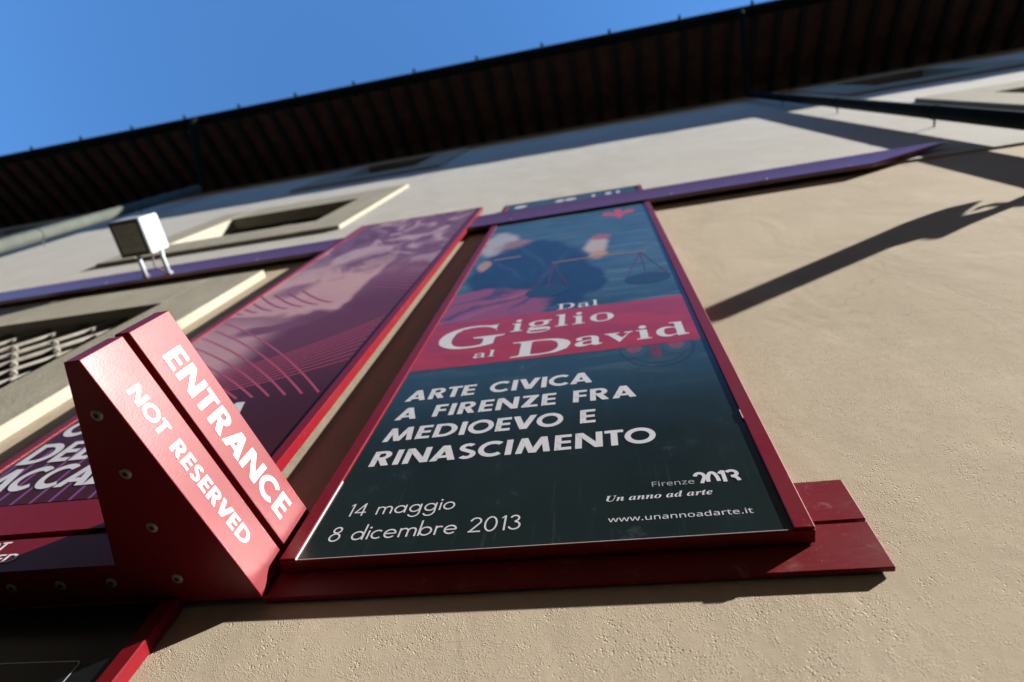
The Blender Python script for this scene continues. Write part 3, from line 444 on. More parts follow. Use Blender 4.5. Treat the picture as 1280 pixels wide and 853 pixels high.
def window(key, depth, shutter_mat, label=None, grille=False):
    cx, hw, z0, z1, sw, s0, s1 = WIN[key]
    yw = YW if key == 'B' else YU
    x0, x1 = cx - hw, cx + hw
    bm = bm_new()     # the plastered recess
    y0, y1 = yw, yw + depth
    for q in (((x0, y0, z0), (x0, y1, z0), (x0, y1, z1), (x0, y0, z1)), ((x1, y0, z0), (x1, y0, z1), (x1, y1, z1), (x1, y1, z0)),
              ((x0, y0, z0), (x1, y0, z0), (x1, y1, z0), (x0, y1, z0)), ((x0, y0, z1), (x0, y1, z1), (x1, y1, z1), (x1, y0, z1))):
        bm.faces.new([bm.verts.new(p) for p in q])
    w = obj('window', bm, M_STONE, BLD, base=(cx, yw, z0), label=label)
    bm = bm_new()
    ys = 0.80; e = 0.002; m = 0.004
    box(bm, cx - sw, x0 - e, ys, yw + m, s0, s1, .006); box(bm, x1 + e, cx + sw, ys, yw + m, s0, s1, .006)
    box(bm, x0 - e, x1 + e, ys + .002, yw + m, z1 + e, s1 - .002, .004); box(bm, x0 - e, x1 + e, ys + .002, yw + m, s0 + .002, z0 - e, .004)
    obj('surround', bm, M_STONE, w)
    bm = bm_new()
    ysh = y1 - 0.05
    for a, b in ((x0 + .01, cx - .004), (cx + .004, x1 - .01)):
        box(bm, a, a + .07, ysh, y1 - .01, z0 + .01, z1 - .01); box(bm, b - .07, b, ysh, y1 - .01, z0 + .01, z1 - .01)
        box(bm, a + .07, b - .07, ysh, y1 - .01, z0 + .01, z0 + .09); box(bm, a + .07, b - .07, ysh, y1 - .01, z1 - .09, z1 - .01)
        if shutter_mat is M_DARK:
            z = z0 + .10
            while z < z1 - .12:
                prism(bm, [(ysh + .004, z), (ysh + .012, z), (y1 - .012, z + .045), (y1 - .02, z + .045)], 'x', a + .07, b - .07); z += .05
    obj('shutter' if shutter_mat is M_DARK else 'casement', bm, M_DARK, w)
    bm = bm_new(); box(bm, x0, x1, y1 - .008, y1 + .01, z0, z1); obj('pane', bm, M_GLASS, w)
    if grille:
        bm = bm_new(); yg = yw + .03; s = 0.142
        # diagonal lattice of bars with collars where they cross
        def clip(px, pz, dx, dz):
            ts = []
            for lo, hi, p, d in ((x0, x1, px, dx), (z0, z1, pz, dz)):
                t0, t1 = (lo - p) / d, (hi - p) / d; ts.append((min(t0, t1), max(t0, t1)))
            a, b = max(t[0] for t in ts), min(t[1] for t in ts)
            return (a, b) if b - a > .03 else None
        rx0, rz0 = x1 - .12, z1 - .42
        K = 26
        for k in range(-K, K):
            for sg in (1, -1):
                px = rx0 + 2 * s * k; pz = rz0
                c = clip(px, pz, 1, sg)
                if c: tube(bm, [(px + c[0], yg - .012 * sg, pz + sg * c[0]), (px + c[1], yg - .012 * sg, pz + sg * c[1])],   .012 if sg > 0 else .008, 8)
        for i in range(-K, K):
            for j in range(-K, K):
                if (i + j) % 2: continue
                px, pz = rx0 + s * i, rz0 + s * j
                if x0 + .03 < px < x1 - .03 and z0 + .03 < pz < z1 - .03:
                    tube(bm, [(px - .024, yg, pz + .024), (px - .016, yg, pz + .016), (px + .016, yg, pz - .016), (px + .024, yg, pz - .024)], [.014, .021, .021, .014], 8)
        obj('grille', bm, M_IRON, w)
    return w
window('A', .14, M_DARK); window('R', .14, M_DARK); window('L', .14, M_DARK)
window('C', .14, M_DARK); window('D', .14, M_DARK); window('E', .14, M_DARK)
window('B', .22, None, 'window with a diagonal iron grille', grille=True)

# eave: sloping boards carried by rafters
YE, ZE = -0.52, 12.09
sl = (ZT - ZE) / (YU - YE)
def ze(y): return ZE + (y - YE) * sl
bm = bm_new()
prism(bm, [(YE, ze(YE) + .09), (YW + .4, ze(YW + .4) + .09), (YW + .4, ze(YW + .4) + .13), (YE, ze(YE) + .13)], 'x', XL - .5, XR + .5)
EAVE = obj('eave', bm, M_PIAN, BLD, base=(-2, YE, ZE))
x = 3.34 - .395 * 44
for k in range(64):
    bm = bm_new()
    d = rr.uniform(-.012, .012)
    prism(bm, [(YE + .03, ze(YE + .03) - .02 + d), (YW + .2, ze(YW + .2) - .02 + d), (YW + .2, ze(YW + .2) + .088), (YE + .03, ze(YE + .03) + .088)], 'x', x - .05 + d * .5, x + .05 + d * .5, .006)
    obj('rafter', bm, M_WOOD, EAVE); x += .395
bm = bm_new()
prism(bm, [(YE - .04, ze(YE - .04) + .14), (YW + 4.6, ze(YW + 4.6) + .14), (YW + 9.4, ze(YW + 4.6) - 1.8), (YW + 9.4, ze(YW + 4.6) - 1.7), (YW + 4.6, ze(YW + 4.6) + .24), (YE - .04, ze(YE - .04) + .21)], 'x', XL - .55, XR + .55)
obj('roof', bm, M_TILE, BLD)
# gutter
bm = bm_new()
yc, zc, r = -0.55, 12.08, 0.085
t = bmesh.new(); A, B = [], []
NN = 12
for i in range(NN + 1):
    a = math.pi + math.pi * i / NN
    for r_, Lst in ((r, A), (r - .006, B)):
        Lst.append((yc + r_ * math.cos(a), zc + r_ * math.sin(a)))
prism(bm, A + B[::-1], 'x', XL - .55, XR + .55)
t.free()
tube(bm, [(XL - .55, yc - r, zc), (XR + .55, yc - r, zc)], .011, 8)
GUT = obj('gutter', bm, M_GUT, BLD, base=(-2, yc, zc))
x = 2.89 - 1.2 * 14
while x < 12:
    bm = bm_new()
    tube(bm, [(x, yc + .10, zc + .06)] + [(x, yc + (r + .010) * math.cos(a), zc + (r + .010) * math.sin(a)) for a in [2 * math.pi - math.pi * k / 8 for k in range(9)]] + [(x, yc - r - .02, zc + .03)], .012, 6)
    box(bm, x - .022, x + .022, yc - r - .075, yc - r + .004, zc + .002, zc + .035, .006)
    obj('gutter_bracket', bm, M_GUT, GUT); x += 1.2
# downpipes
def downpipe(xp, yp, rp, mat, zlow, ztop):
    bm = bm_new()
    tube(bm, [(xp, yp, ztop - .10), (xp, yp, zlow)], rp + .004, 18)
    d = obj('downpipe', bm, mat, BLD, base=(xp, yp, zlow))
    bm = bm_new()
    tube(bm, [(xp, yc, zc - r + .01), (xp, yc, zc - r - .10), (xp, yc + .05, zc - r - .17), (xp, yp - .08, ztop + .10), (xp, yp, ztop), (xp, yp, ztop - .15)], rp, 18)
    obj('swan_neck', bm, M_GUT, d)  # dark gutter colour; on the grey pipe it paints in the eave's shade
    z = zlow + .9
    while z < ztop - .3:
        bm = bm_new()
        tube(bm, [(xp, yp, z - .02), (xp, yp, z + .02)], rp + .007, 18)
        box(bm, xp - .004, xp + .004, yp + rp, YU + .004, z - .008, z + .008)
        obj('pipe_collar', bm, mat, d); z += 2.05
downpipe(2.66, .724, .05, M_GUT, -CAMZ + .02, 11.55)
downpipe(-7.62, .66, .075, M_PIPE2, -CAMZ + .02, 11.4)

# ------------------------------------------------------------------ the house across the narrow street (behind the viewer)
YO, HO = -5.2, 12.2
OPP = thing('street_house', 'plain ochre house across the narrow street, facing the poster wall', 'building', (0, YO, -CAMZ))
M_OPP = stucco('ochre_stucco', (0.44, 0.31, 0.18), (0.40, 0.28, 0.16), (0.48, 0.35, 0.22), grain=False)
bm = bm_new(); hz = []
for k in range(20):
    for z0, z1 in ((1.6, 3.6), (5.4, 7.4), (9.2, 11.0)): hz.append((-31 + 4.4 * k, -29.8 + 4.4 * k, z0, z1))
wall_sheet(bm, -34, 58, -CAMZ, HO - .3, hz, YO)
for xx in (-34, 58): bm.faces.new([bm.verts.new(p) for p in ((xx, YO, -CAMZ), (xx, YO - 9, -CAMZ), (xx, YO - 9, HO - .3), (xx, YO, HO - .3))])
bm.faces.new([bm.verts.new(p) for p in ((-34, YO - 9, -CAMZ), (58, YO - 9, -CAMZ), (58, YO - 9, HO - .3), (-34, YO - 9, HO - .3))])
obj('wall', bm, M_OPP, OPP)
bm = bm_new(); prism(bm, [(YO + .5, HO - .15), (YO + .5, HO), (YO - 4.5, HO + 1.5), (YO - 9.5, HO), (YO - 9.5, HO - .3)], 'x', -34.4, 58.4); obj('roof', bm, M_TILE, OPP)
for h in hz:
    bm = bm_new(); box(bm, h[0], h[1], YO - .16, YO - .12, h[2], h[3])
    w = obj('window', bm, M_DARK, OPP)
    bm = bm_new(); box(bm, h[0] - .15, h[1] + .15, YO - .1, YO + .08, h[2] - .14, h[2] - .002); obj('sill', bm, M_STONE, w)

# ------------------------------------------------------------------ the right poster
def flat(y):           # sheet on a plane facing the street
    return lambda u, v, off: (u, y - off, v)

class Art(NB):
    def __init__(s, name, base):
        super().__init__(name); s.v = s.pos(); o = s.sep(s.v); s.x = s.math('ADD', o[0], base[0]); s.z = s.math('ADD', o[2], base[2])
        s.wx = s.math('MULTIPLY', s.math('SUBTRACT', s.noise(s.v, 3.2, 4, .55), .5), .22)
        s.wz = s.math('MULTIPLY', s.math('SUBTRACT', s.noise(s.mapv(s.v, loc=(5, 3, 1)), 3.0, 4, .55), .5), .45)
    def blob(s, cx, cz, rx_, rz_, soft=.35, rot=0, w=1.0):
        dx = s.math('ADD', s.math('SUBTRACT', s.x, cx), s.math('MULTIPLY', s.wx, w)); dz = s.math('ADD', s.math('SUBTRACT', s.z, cz), s.math('MULTIPLY', s.wz, w))
        c, n = math.cos(R(rot)), math.sin(R(rot))
        a = s.math('ADD', s.math('MULTIPLY', dx, c / rx_), s.math('MULTIPLY', dz, n / rx_))
        b = s.math('ADD', s.math('MULTIPLY', dx, -n / rz_), s.math('MULTIPLY', dz, c / rz_))
        d = s.math('SQRT', s.math('ADD', s.math('MULTIPLY', a, a), s.math('MULTIPLY', b, b)))
        return s.rng(d, 1 - soft, 1 + soft, 1, 0, True)

PB = (-0.18, 0.834, 0.918)
PTOP = 4.755
POSTER = thing('exhibition_poster', 'tall framed navy exhibition poster with red title band and white lettering on the beige wall', 'poster', PB)
a = Art('navy_poster_print', PB)
c = a.mix(a.rng(a.z, 1.25, 1.75, smooth=True), (.007, .015, .016), (.016, .038, .046))
c = a.mix(a.rng(a.z, 2.25, 2.6), c, (.040, .080, .098))
st_ = a.noise(a.mapv(a.v, (1.4, 1, 7.5), (0, .06, 0)), 2.2, 5, .6, .4)
c = a.mix(a.math('MULTIPLY', a.rng(st_, .48, .72, smooth=True), a.rng(a.z, 1.45, 2.3)), c, (.085, .125, .135))
c = a.mix(a.math('MULTIPLY', a.rng(st_, .50, .30, smooth=True), a.rng(a.z, 2.4, 2.8)), c, (.016, .04, .085))
c = a.mix(a.blob(-.40, 2.88, .27, .56, .09), c, (.007, .015, .028))
c = a.mix(a.blob(-.20, 2.58, .17, .33, .10), c, (.007, .014, .026))
c = a.mix(a.blob(-.55, 2.38, .30, .26, .1, w=1.1), c, (.21, .038, .070))
fold = a.noise(a.mapv(a.v, (1.6, 1, .55), (0, .75, 0)), 5.5, 3, .5, .5)
c = a.mix(a.math('MULTIPLY', a.rng(fold, .50, .68, .0, .85, True), a.blob(-.55, 2.38, .32, .27, .2, w=1.3)), c, (.03, .016, .05))
for fx, fz, fr1, fr2, ro, col in ((-.56, 2.50, .012, .16, -58, (.045, .014, .045)), (-.50, 2.38, .010, .20, -64, (.05, .016, .05)), (-.62, 2.33, .010, .12, -50, (.06, .016, .05)),
        (-.44, 2.47, .012, .17, -62, (.30, .08, .13)), (-.58, 2.28, .014, .17, -60, (.25, .06, .13)), (-.33, 2.42, .014, .13, -35, (.05, .016, .055)), (-.38, 3.10, .012, .30, 18, (.022, .040, .065)), (-.26, 2.85, .014, .30, -14, (.020, .036, .060)), (-.50, 2.95, .010, .22, 30, (.024, .040, .062))):
    c = a.mix(a.math('MULTIPLY', a.blob(fx, fz, fr1, fr2, .6, rot=ro, w=.5), .8), c, col)
c = a.mix(a.blob(-.62, 3.55, .085, .27, .3), c, (.36, .33, .32))
c = a.mix(a.blob(-.52, 3.42, .09, .10, .5), c, (.26, .12, .09))
c = a.mix(a.blob(-.635, 3.05, .035, .10, .3, w=.3), c, (.34, .19, .12))
c = a.mix(a.blob(-.065, 3.14, .062, .135, .3, w=.5), c, (.42, .33, .27))
c = a.mix(a.blob(-.03, 3.29, .055, .05, .4, w=.4), c, (.33, .07, .06))
c = a.mix(a.blob(-.06, 2.99, .05, .07, .4, w=.5), c, (.42, .22, .10))
# faint round ornament under the band, with two shields in it
dx = a.math('DIVIDE', a.math('SUBTRACT', a.x, .117), .113); dz = a.math('DIVIDE', a.math('SUBTRACT', a.z, 1.785), .143)
rad = a.math('SQRT', a.math('ADD', a.math('MULTIPLY', dx, dx), a.math('MULTIPLY', dz, dz)))
c = a.mix(a.rng(rad, .97, 1.01, .55, 0), c, (.020, .040, .055))
for q in (.98, .80): c = a.mix(a.rng(a.math('ABSOLUTE', a.math('SUBTRACT', rad, q)), .015, .05, .6, 0), c, (.008, .014, .022))
for sx in (.05, .18):
    c = a.mix(a.blob(sx, 1.785, .042, .055, .12, w=.1), c, (.030, .055, .068))
    c = a.mix(a.blob(sx, 1.79, .024, .033, .15, w=.15), c, (.17, .045, .04))
    c = a.mix(a.blob(sx, 1.79, .004, .033, .3, w=0), c, (.10, .06, .06))
c = a.mix(a.blob(.115, 1.76, .018, .06, .3, w=.1), c, (.10, .022, .03))
scr = a.noise(a.mapv(a.v, (30, 30, 1.5)), 3, 4, .6)
blot = a.noise(a.v, 9, 5, .7)
c = a.mix(a.math('MULTIPLY', a.rng(blot, .60, .8, smooth=True), .10), c, (.35, .40, .43))
c = a.mix(a.math('MULTIPLY', a.rng(scr, .60, .85), .10), c, (.2, .25, .28))
a.P(Base_Color=c, Roughness=a.rng(blot, .3, .7, .16, .27), Specular_IOR_Level=.5)
M_PRINT = a.m

def frame(par, x0, x1, z0, z1, yf, yb, mat, fw=.036, glass=None, bottom=True, dg=.005):
    bm = bm_new()
    # side rails stand a little proud of the sheet
    box(bm, x0, x0 + fw, yf, yb, z0 + .004, z1 - .004, .0018); box(bm, x1 - fw, x1, yf, yb, z0 + .004, z1 - .004, .0018)
    box(bm, x0 + .0005, x1 - .0005, yf + dg - .001, yb - .001, z0, z0 + .0036, .0012)
    box(bm, x0 + .001, x1 - .001, yf + .002, yb - .002, z1 - .0036, z1, .001)
    box(bm, x0 + fw + .001, x1 - fw - .001, yb - .008, yb - .002, z0 + .005, z1 - .005)
    f = obj('frame', bm, mat, par)
    bm = bm_new()
    box(bm, x0 + fw + .0008, x1 - fw - .0008, yf + dg, yf + dg + .006, z0 + .0042, z1 - .0042)
    p = obj('panel', bm, glass, par)
    return f, p
PYF = .80
fr_, PANEL = frame(POSTER, -.74, .3065, .918, PTOP, PYF, .8335, M_REDF, glass=M_PRINT)
for xx in (-.32, .08):     # small fixing screws under the bottom rail
    bm = bm_new(); tube(bm, [(xx, .817, .9185), (xx, .817, .9165)], .004, 10)
    obj('screw', bm, M_SOCK, POSTER)
# pale strips: the sunlit lip painted beside left rail and along the bottom
bm = bm_new()
box(bm, -.7040, -.7028, PYF + .0012, PYF + .006, .922, 1.19); box(bm, -.702, .26, PYF + .0030, PYF + .0062, .9216, .9226)
obj('sunlit_lip', bm, M_EDGE, POSTER)
for cx_, cz_, ln in ((.2698, 1.31, .04),):
    bm = bm_new(); box(bm, cx_ - .0009, cx_ + .0009, PYF - .0006, PYF + .002, cz_, cz_ + ln); obj('paint_chip', bm, M_EDGE, POSTER)
PY = PYF + .005
F = flat(PY)
def strip(bm, pts, w, off=.0004, y=PY):
    for q in stroke(pts, w): bm.faces.new([bm.verts.new((p[0], y - off, p[1])) for p in q])
def poly(bm, pts, off=.0004, y=PY): bm.faces.new([bm.verts.new((p[0], y - off, p[1])) for p in pts])
# red title band
b = NB('red_band_print'); v = b.pos()
n = b.noise(b.mapv(v, (1.2, 1, 3), (0, .5, 0)), 4, 5, .6, .5)
b.P(Base_Color=b.mix(b.rng(n, .35, .65, smooth=True), (.33, .017, .018), (.25, .013, .019)), Roughness=.22)
bm = bm_new(); poly(bm, [(-.7028, 1.806), (.2690, 1.806), (.2690, 2.232), (-.7028, 2.232)], .0003)
obj('title_band', bm, b.m, POSTER)
# picture details: balance and its pans
M_OCH = simple('ochre_print', (.30, .13, .06), .25); M_NAVY = simple('deep_navy_print', (.012, .026, .042), .25); M_CORD = simple('dark_red_print', (.10, .025, .035), .25)
bm = bm_new(); strip(bm, [(-.27, 2.93), (-.04, 2.935), (.185, 2.914)], .014); obj('balance_beam', bm, M_OCH, POSTER)
bm = bm_new(); strip(bm, [(-.60, 3.14), (-.45, 3.145)], .02); obj('rod', bm, M_OCH, POSTER)
for bx, bz in ((-.27, 2.915), (.155, 2.905)):
    bm = bm_new(); poly(bm, [(max(-.702, min(.268, bx + .095 * math.cos(R(t)))), 2.49 + .075 * math.sin(R(t))) for t in range(0, 360, 15)], .0006)
    pan = obj('balance_pan', bm, M_NAVY, POSTER)
    for ex in (-.085, 0, .085):
        bm = bm_new(); strip(bm, [(bx + .003 * ex, bz), (bx + ex, 2.53)], .0042, .0008 + .0005 * (ex + .1)); obj('balance_cord', bm, M_CORD, pan)
# red lily at the top
bm = bm_new()
lily = [(0, .12), (.028, .06), (.020, -.01), (.05, .05), (.095, .06), (.108, .0), (.075, -.035), (.03, -.05), (.012, -.12), (0, -.125)]
lily = [(p[0] * .95, p[1] * 1.15) for p in lily]
lily = lily + [(-p[0], p[1]) for p in lily[::-1][1:-1]]
poly(bm, [(.096 + p[0], 3.87 + p[1]) for p in lily])
obj('lily_emblem', bm, simple('red_print', (.48, .05, .06), .25), POSTER)
# small logos along the top edge
for lx, w in ((-.60, .10), (-.30, .07), (-.22, .09), (-.05, .03), (.06, .05), (.13, .03)):
    bm = bm_new(); poly(bm, [(lx + w / 2 * math.cos(R(t)), 4.62 + .05 * math.sin(R(t))) for t in range(0, 360, 30)])
    obj('logo', bm, M_GREYW, POSTER)

def line(name, par, mat, fn):
    bm = bm_new(); fn(bm); return obj(name, bm, mat, par)
for tx, x1, z in (('ARTE CIVICA', -.086, 1.588), ('A FIRENZE FRA', .0325, 1.477), ('MEDIOEVO E', -.0785, 1.362), ('RINASCIMENTO', .0628, 1.247)):
    line('lettering', POSTER, M_GREYW, lambda bm: set_text(bm, tx, BOLD, F, -.6575, x1, z, .068, space=.40))
for tx, x0, x1, z, cp in (('14 maggio', -.644, -.391, 1.053, .0435), ('8 dicembre 2013', -.657, -.236, .9728, .0455)):
    line('lettering', POSTER, M_GREYW, lambda bm: set_text(bm, tx, LIGHT, F, x0, x1, z, cp, space=.34))
for key, x0, x1, z, em, cp in (('Dal', -.2200, -.0560, 2.237, .67, .092), ('G', -.655, -.399, 1.962, .67, .295), ('iglio', -.386, -.003, 2.063, .68, .172),
                               ('al', -.491, -.4154, 1.860, .68, .080), ('D', -.3627, -.1557, 1.828, .67, .185), ('avid', -.1421, .2283, 1.858, .68, .166)):
    line('lettering', POSTER, M_GREYW, lambda bm: set_outline(bm, key, F, x0, x1, z, em, cp, thin=.009 if key == 'avid' else .014))
M_THIN = simple('thin_grey_print', (.30, .31, .33), .4)
line('lettering', POSTER, M_THIN, lambda bm: set_outline(bm, 'Firenze', F, .0351, .1217, 1.0785, .714, .0245))
line('lettering', POSTER, M_GREYW, lambda bm: set_outline(bm, 'Un anno ad arte', F, -.0618, .1518, 1.0400, .67, .0265))
line('lettering', POSTER, M_GREYW, lambda bm: set_outline(bm, 'www.unannoadarte.it', F, -.0600, .2140, .9757, .714, .0225))
def logo2013(bm):          # numerals cut off along their lower edge
    z0 = 1.0772; w = .0082; X = .1246; L = .0903; H = .0385
    def P_(u, v): return (X + u * L, z0 + v * H)
    def st(pts, k, wd=w):
        for q in stroke(pts, wd): poly(bm, [(x, max(z, z0)) for x, z in q], .0006 + .0001 * k)
    st([P_(.115 + .105 * math.cos(R(t)), .60 + .32 * math.sin(R(t))) for t in range(170, -46, -12)] + [P_(.13, .0)], 0)
    st([P_(.395 + .115 * math.cos(R(t)), .10 + .80 * math.sin(R(t))) for t in range(180, -1, -10)], 1)
    st([P_(.555, .74), P_(.60, .86), P_(.648, .98)], 2); st([P_(.648, 1.0), P_(.648, 0)], 3)
    st([P_(.83 + .115 * math.cos(R(t)), .68 + .25 * math.sin(R(t))) for t in range(150, -91, -12)], 4)
    st([P_(.80 + .15 * math.cos(R(t)), .02 + .42 * math.sin(R(t))) for t in range(90, -1, -10)], 5)
line('logo', POSTER, M_GREYW, logo2013)

# ------------------------------------------------------------------ the left banner
BB = (-1.416, .812, 1.10)
BANNER = thing('museum_banner', 'tall framed plum banner with pale form and fine red lines, left of the navy poster', 'poster', BB)
a = Art('plum_banner_print', BB)
c = a.mix(a.rng(a.z, 1.6, 2.2, smooth=True), (.042, .009, .014), (.090, .022, .038))
c = a.mix(a.rng(a.z, 2.6, 3.2, smooth=True), c, (.17, .075, .125))
def band(x0, x1, z0, z1, sx, sz, w=1.0, tilt=0.0):
    xx = a.math('ADD', a.x, a.math('MULTIPLY', a.wx, w)); zz = a.math('ADD', a.math('ADD', a.z, a.math('MULTIPLY', a.wz, w)), a.math('MULTIPLY', a.x, tilt))
    m = a.math('MULTIPLY', a.rng(xx, x0 - sx, x0 + sx, 0, 1, True), a.rng(xx, x1 - sx, x1 + sx, 1, 0, True))
    return a.math('MULTIPLY', m, a.math('MULTIPLY', a.rng(zz, z0 - sz, z0 + sz, 0, 1, True), a.rng(zz, z1 - sz, z1 + sz, 1, 0, True)))
sw = a.noise(a.mapv(a.v, (1.6, 1, 1.1), (0, .7, 0)), 2.4, 5, .58, 1.2)
c = a.mix(band(-2.3, -1.48, 1.75, 2.36, .10, .16, 1.0, .1), c, (.40, .23, .25))
c = a.mix(band(-2.6, -1.27, 2.40, 3.55, .022, .035, .8, .12), c, (.50, .31, .31))
c = a.mix(a.math('MULTIPLY', band(-2.6, -1.30, 2.55, 2.95, .10, .16, 1.4), .45), c, (.40, .21, .25))
c = a.mix(a.blob(-1.52, 2.42, .17, .055, .35, rot=8, w=.5), c, (.13, .045, .075))
c = a.mix(a.blob(-1.70, 3.05, .10, .10, .6, w=.8), c, (.24, .11, .15))
top = a.rng(a.z, 3.15, 3.75, 0, 1, True)
c = a.mix(a.math('MULTIPLY', top, .75), c, (.22, .12, .19))
c = a.mix(a.math('MULTIPLY', a.rng(sw, .50, .62, smooth=True), a.rng(a.z, 3.0, 3.6)), c, (.44, .31, .36))
c = a.mix(a.math('MULTIPLY', a.rng(sw, .46, .36, smooth=True), a.rng(a.z, 2.95, 3.5)), c, (.12, .055, .10))
c = a.mix(a.math('MULTIPLY', a.rng(a.math('ABSOLUTE', a.math('SUBTRACT', sw, .47)), .03, .0, 0, .8), top), c, (.07, .03, .07))
hat = a.math('SINE', a.math('MULTIPLY', a.math('ADD', a.z, a.math('MULTIPLY', a.x, .15)), 2 * math.pi / .026))
c = a.mix(a.math('MULTIPLY', a.math('MULTIPLY', a.rng(hat, .1, .8), .45), a.rng(a.z, 1.9, 2.3)), c, (.14, .035, .075))
a.P(Base_Color=c, Roughness=.30, Specular_IOR_Level=.08)
BYF = .78
frame(BANNER, -1.92, -.911, 1.105, 4.755, BYF, .813, M_RED, glass=a.m, fw=.034)
BY = BYF + .005
M_LINE = simple('red_line_print', (.34, .045, .075), .3); M_VIO = simple('violet_line_print', (.17, .05, .19), .3)
def cl(p): return (max(-1.884, min(-.947, p[0])), p[1])
def clipx(pts): return [p for p in pts if -1.884 <= p[0] <= -.947]
bm = bm_new()
for k in range(11):        # long arcs that fall to the lower right
    t = k / 10
    x1 = -.975 - .062 * k; z1 = 1.683 + .004 * k
    x0 = -1.95 - .02 * k; z0 = 2.66 - .085 * k
    pts = []
    for i in range(25):
        s = i / 24; u = 1 - s
        mx, mz = x1 + (x0 - x1) * .46, z1 + (z0 - z1) * .60
        pts.append((u * u * x0 + 2 * u * s * mx + s * s * x1, u * u * z0 + 2 * u * s * mz + s * s * z1))
    p = clipx(pts)
    if len(p) > 2: strip(bm, p, .0085, .0003 + .00002 * k, BY)
for k in range(10):        # flat fan of arcs rising to the right
    z0 = 1.76 + .024 * k; z1 = 1.96 + .050 * k
    pts = [(-1.50 + .56 * i / 20, z0 + (z1 - z0) * (i / 20) ** 1.6) for i in range(21)]
    strip(bm, clipx(pts), .0085, .0006 + .00002 * k, BY)
for k in range(9):         # short upper strokes
    x1 = -1.336 - .082 * k; pts = [(x1 - .30 * (1 - i / 12), 2.70 + .30 * (1 - i / 12) ** 1.3) for i in range(13)]
    p = clipx(pts)
    if len(p) > 2: strip(bm, p, .009, .0009, BY)
for k in range(9):
    pts = [(-1.22 + .26 * i / 10, 3.33 - .055 * k - .14 * (i / 10)) for i in range(11)]
    strip(bm, clipx(pts), .007, .0009, BY)
obj('line_pattern', bm, M_LINE, BANNER)
bm = bm_new()
for k in range(12): strip(bm, [(-1.86 + .060 * k, 1.50), (-1.845 + .062 * k, 1.12)], .010, .0003, BY)
obj('line_pattern', bm, M_VIO, BANNER)
FB = flat(BY - .0006)
for tx, x1, z in (('GALLERIA', -1.195, 1.552), ("DELL'", -1.50, 1.393), ('ACCADEMIA', -1.07, 1.250)):
    line('lettering', BANNER, M_GREYW, lambda bm: set_text(bm, tx, BOLD, FB, -1.862, x1, z, .118, space=.4, off=.0010))

# ------------------------------------------------------------------ the pointed entrance sign
SB = (-.95, .834, .853)
SIGN = thing('entrance_sign', 'red double-decked entrance sign whose wedge juts out between banner and poster', 'sign', SB)
B_, C2, C1, A_ = (-.7530, .8255), (-.9010, .2880), (-.9330, .2890), (-1.0394, .7290)
foot = [B_, C2, C1, A_, (-3.25, .7290), (-3.25, .8330), (-.7545, .8330)]
bm = bm_new(); prism(bm, foot, 'z', .853, .9600, .0016); obj('lower_box', bm, M_SIGN, SIGN)
bm = bm_new(); prism(bm, foot, 'z', .9770, 1.0970, .0016); obj('upper_box', bm, M_SIGN, SIGN)
bm = bm_new(); prism(bm, [(-.775, .825), (-.905, .36), (-.925, .36), (-1.02, .745), (-3.2, .745), (-3.2, .826), (-.775, .826)], 'z', .9602, .9768); obj('spacer', bm, M_SOCK, SIGN)
uu = Vector((C2[0] - B_[0], C2[1] - B_[1], 0)); uu = -uu.normalized(); nn = Vector((uu.y, -uu.x, 0))
def face(u, v, off): return (C2[0] + uu.x * u + nn.x * off, C2[1] + uu.y * u + nn.y * off, v)
line('lettering', SIGN, M_WHITE, lambda bm: set_text(bm, 'ENTRANCE', BOLD, face, .070, .496, 1.0085, .0570, off=.0007))
line('lettering', SIGN, M_WHITE, lambda bm: set_text(bm, 'NOT RESERVED', BOLD, face, .086, .463, .8905, 0.0330, space=.40, off=.0007))
FS = flat(.7290)
line('lettering', SIGN, M_WHITE, lambda bm: set_text(bm, 'NOT', BOLD, FS, -1.482, -1.383, .9215, .029, off=.0008))
line('lettering', SIGN, M_WHITE, lambda bm: set_text(bm, 'RESERVED', BOLD, FS, -1.545, -1.318, .8825, .0265, off=.0008))
line('lettering', SIGN, M_WHITE, lambda bm: set_text(bm, 'ENTRANCE', BOLD, FS, -2.06, -1.652, 1.0085, .0570, off=.0008))
rv = [(-.9175, y) for y in (.394, .5186, .643, .7715)] + [(-1.0695 - .1215 * k, .772) for k in range(17)]
for x, y in rv:
    bm = bm_new(); rw = .0116
    prof = [(rw, 0), (rw, .0012), (rw * .8, .0026), (rw * .45, .0031)]
    n = 20; prev = None
    for q, (pr, ph) in enumerate(prof):
        rg = [bm.verts.new((x + pr * math.cos(2 * math.pi * k / n), y + pr * math.sin(2 * math.pi * k / n), .853 - ph)) for k in range(n)]
        if prev:
            for k in range(n): f = bm.faces.new((prev[k], prev[(k + 1) % n], rg[(k + 1) % n], rg[k])); f.smooth = True
        prev = rg
    s = obj('screw', bm, M_RIV, SIGN)
    bm = bm_new()
    bm.faces.new([bm.verts.new((x + rw * .30 * math.cos(math.pi * k / 3), y + rw * .30 * math.sin(math.pi * k / 3), 0.853 - .00325)) for k in range(6)])
    obj('socket', bm, M_SOCK, s)

# ------------------------------------------------------------------ red boards behind the poster's foot
BBD = (.10, .846, .853)
BOARD = thing('backing_board', 'pair of thin scuffed red boards on the wall behind the foot of the navy poster', 'board', BBD)
bm = bm_new(); box(bm, -.7515, .411, .8345, .8455, .853, .968, .0012); obj('lower_strip', bm, M_REDB, BOARD)
bm = bm_new(); box(bm, -.7515, .412, .8345, .8455, .976, 1.097, .0012); obj('upper_strip', bm, M_REDB, BOARD)
for x0, x1 in ((-.6, -.5), (-.1, 0), (.33, .40)):
    bm = bm_new(); box(bm, x0, x1, .8460, .8495, .87, 1.08); obj('batten', bm, M_SOCK, BOARD)

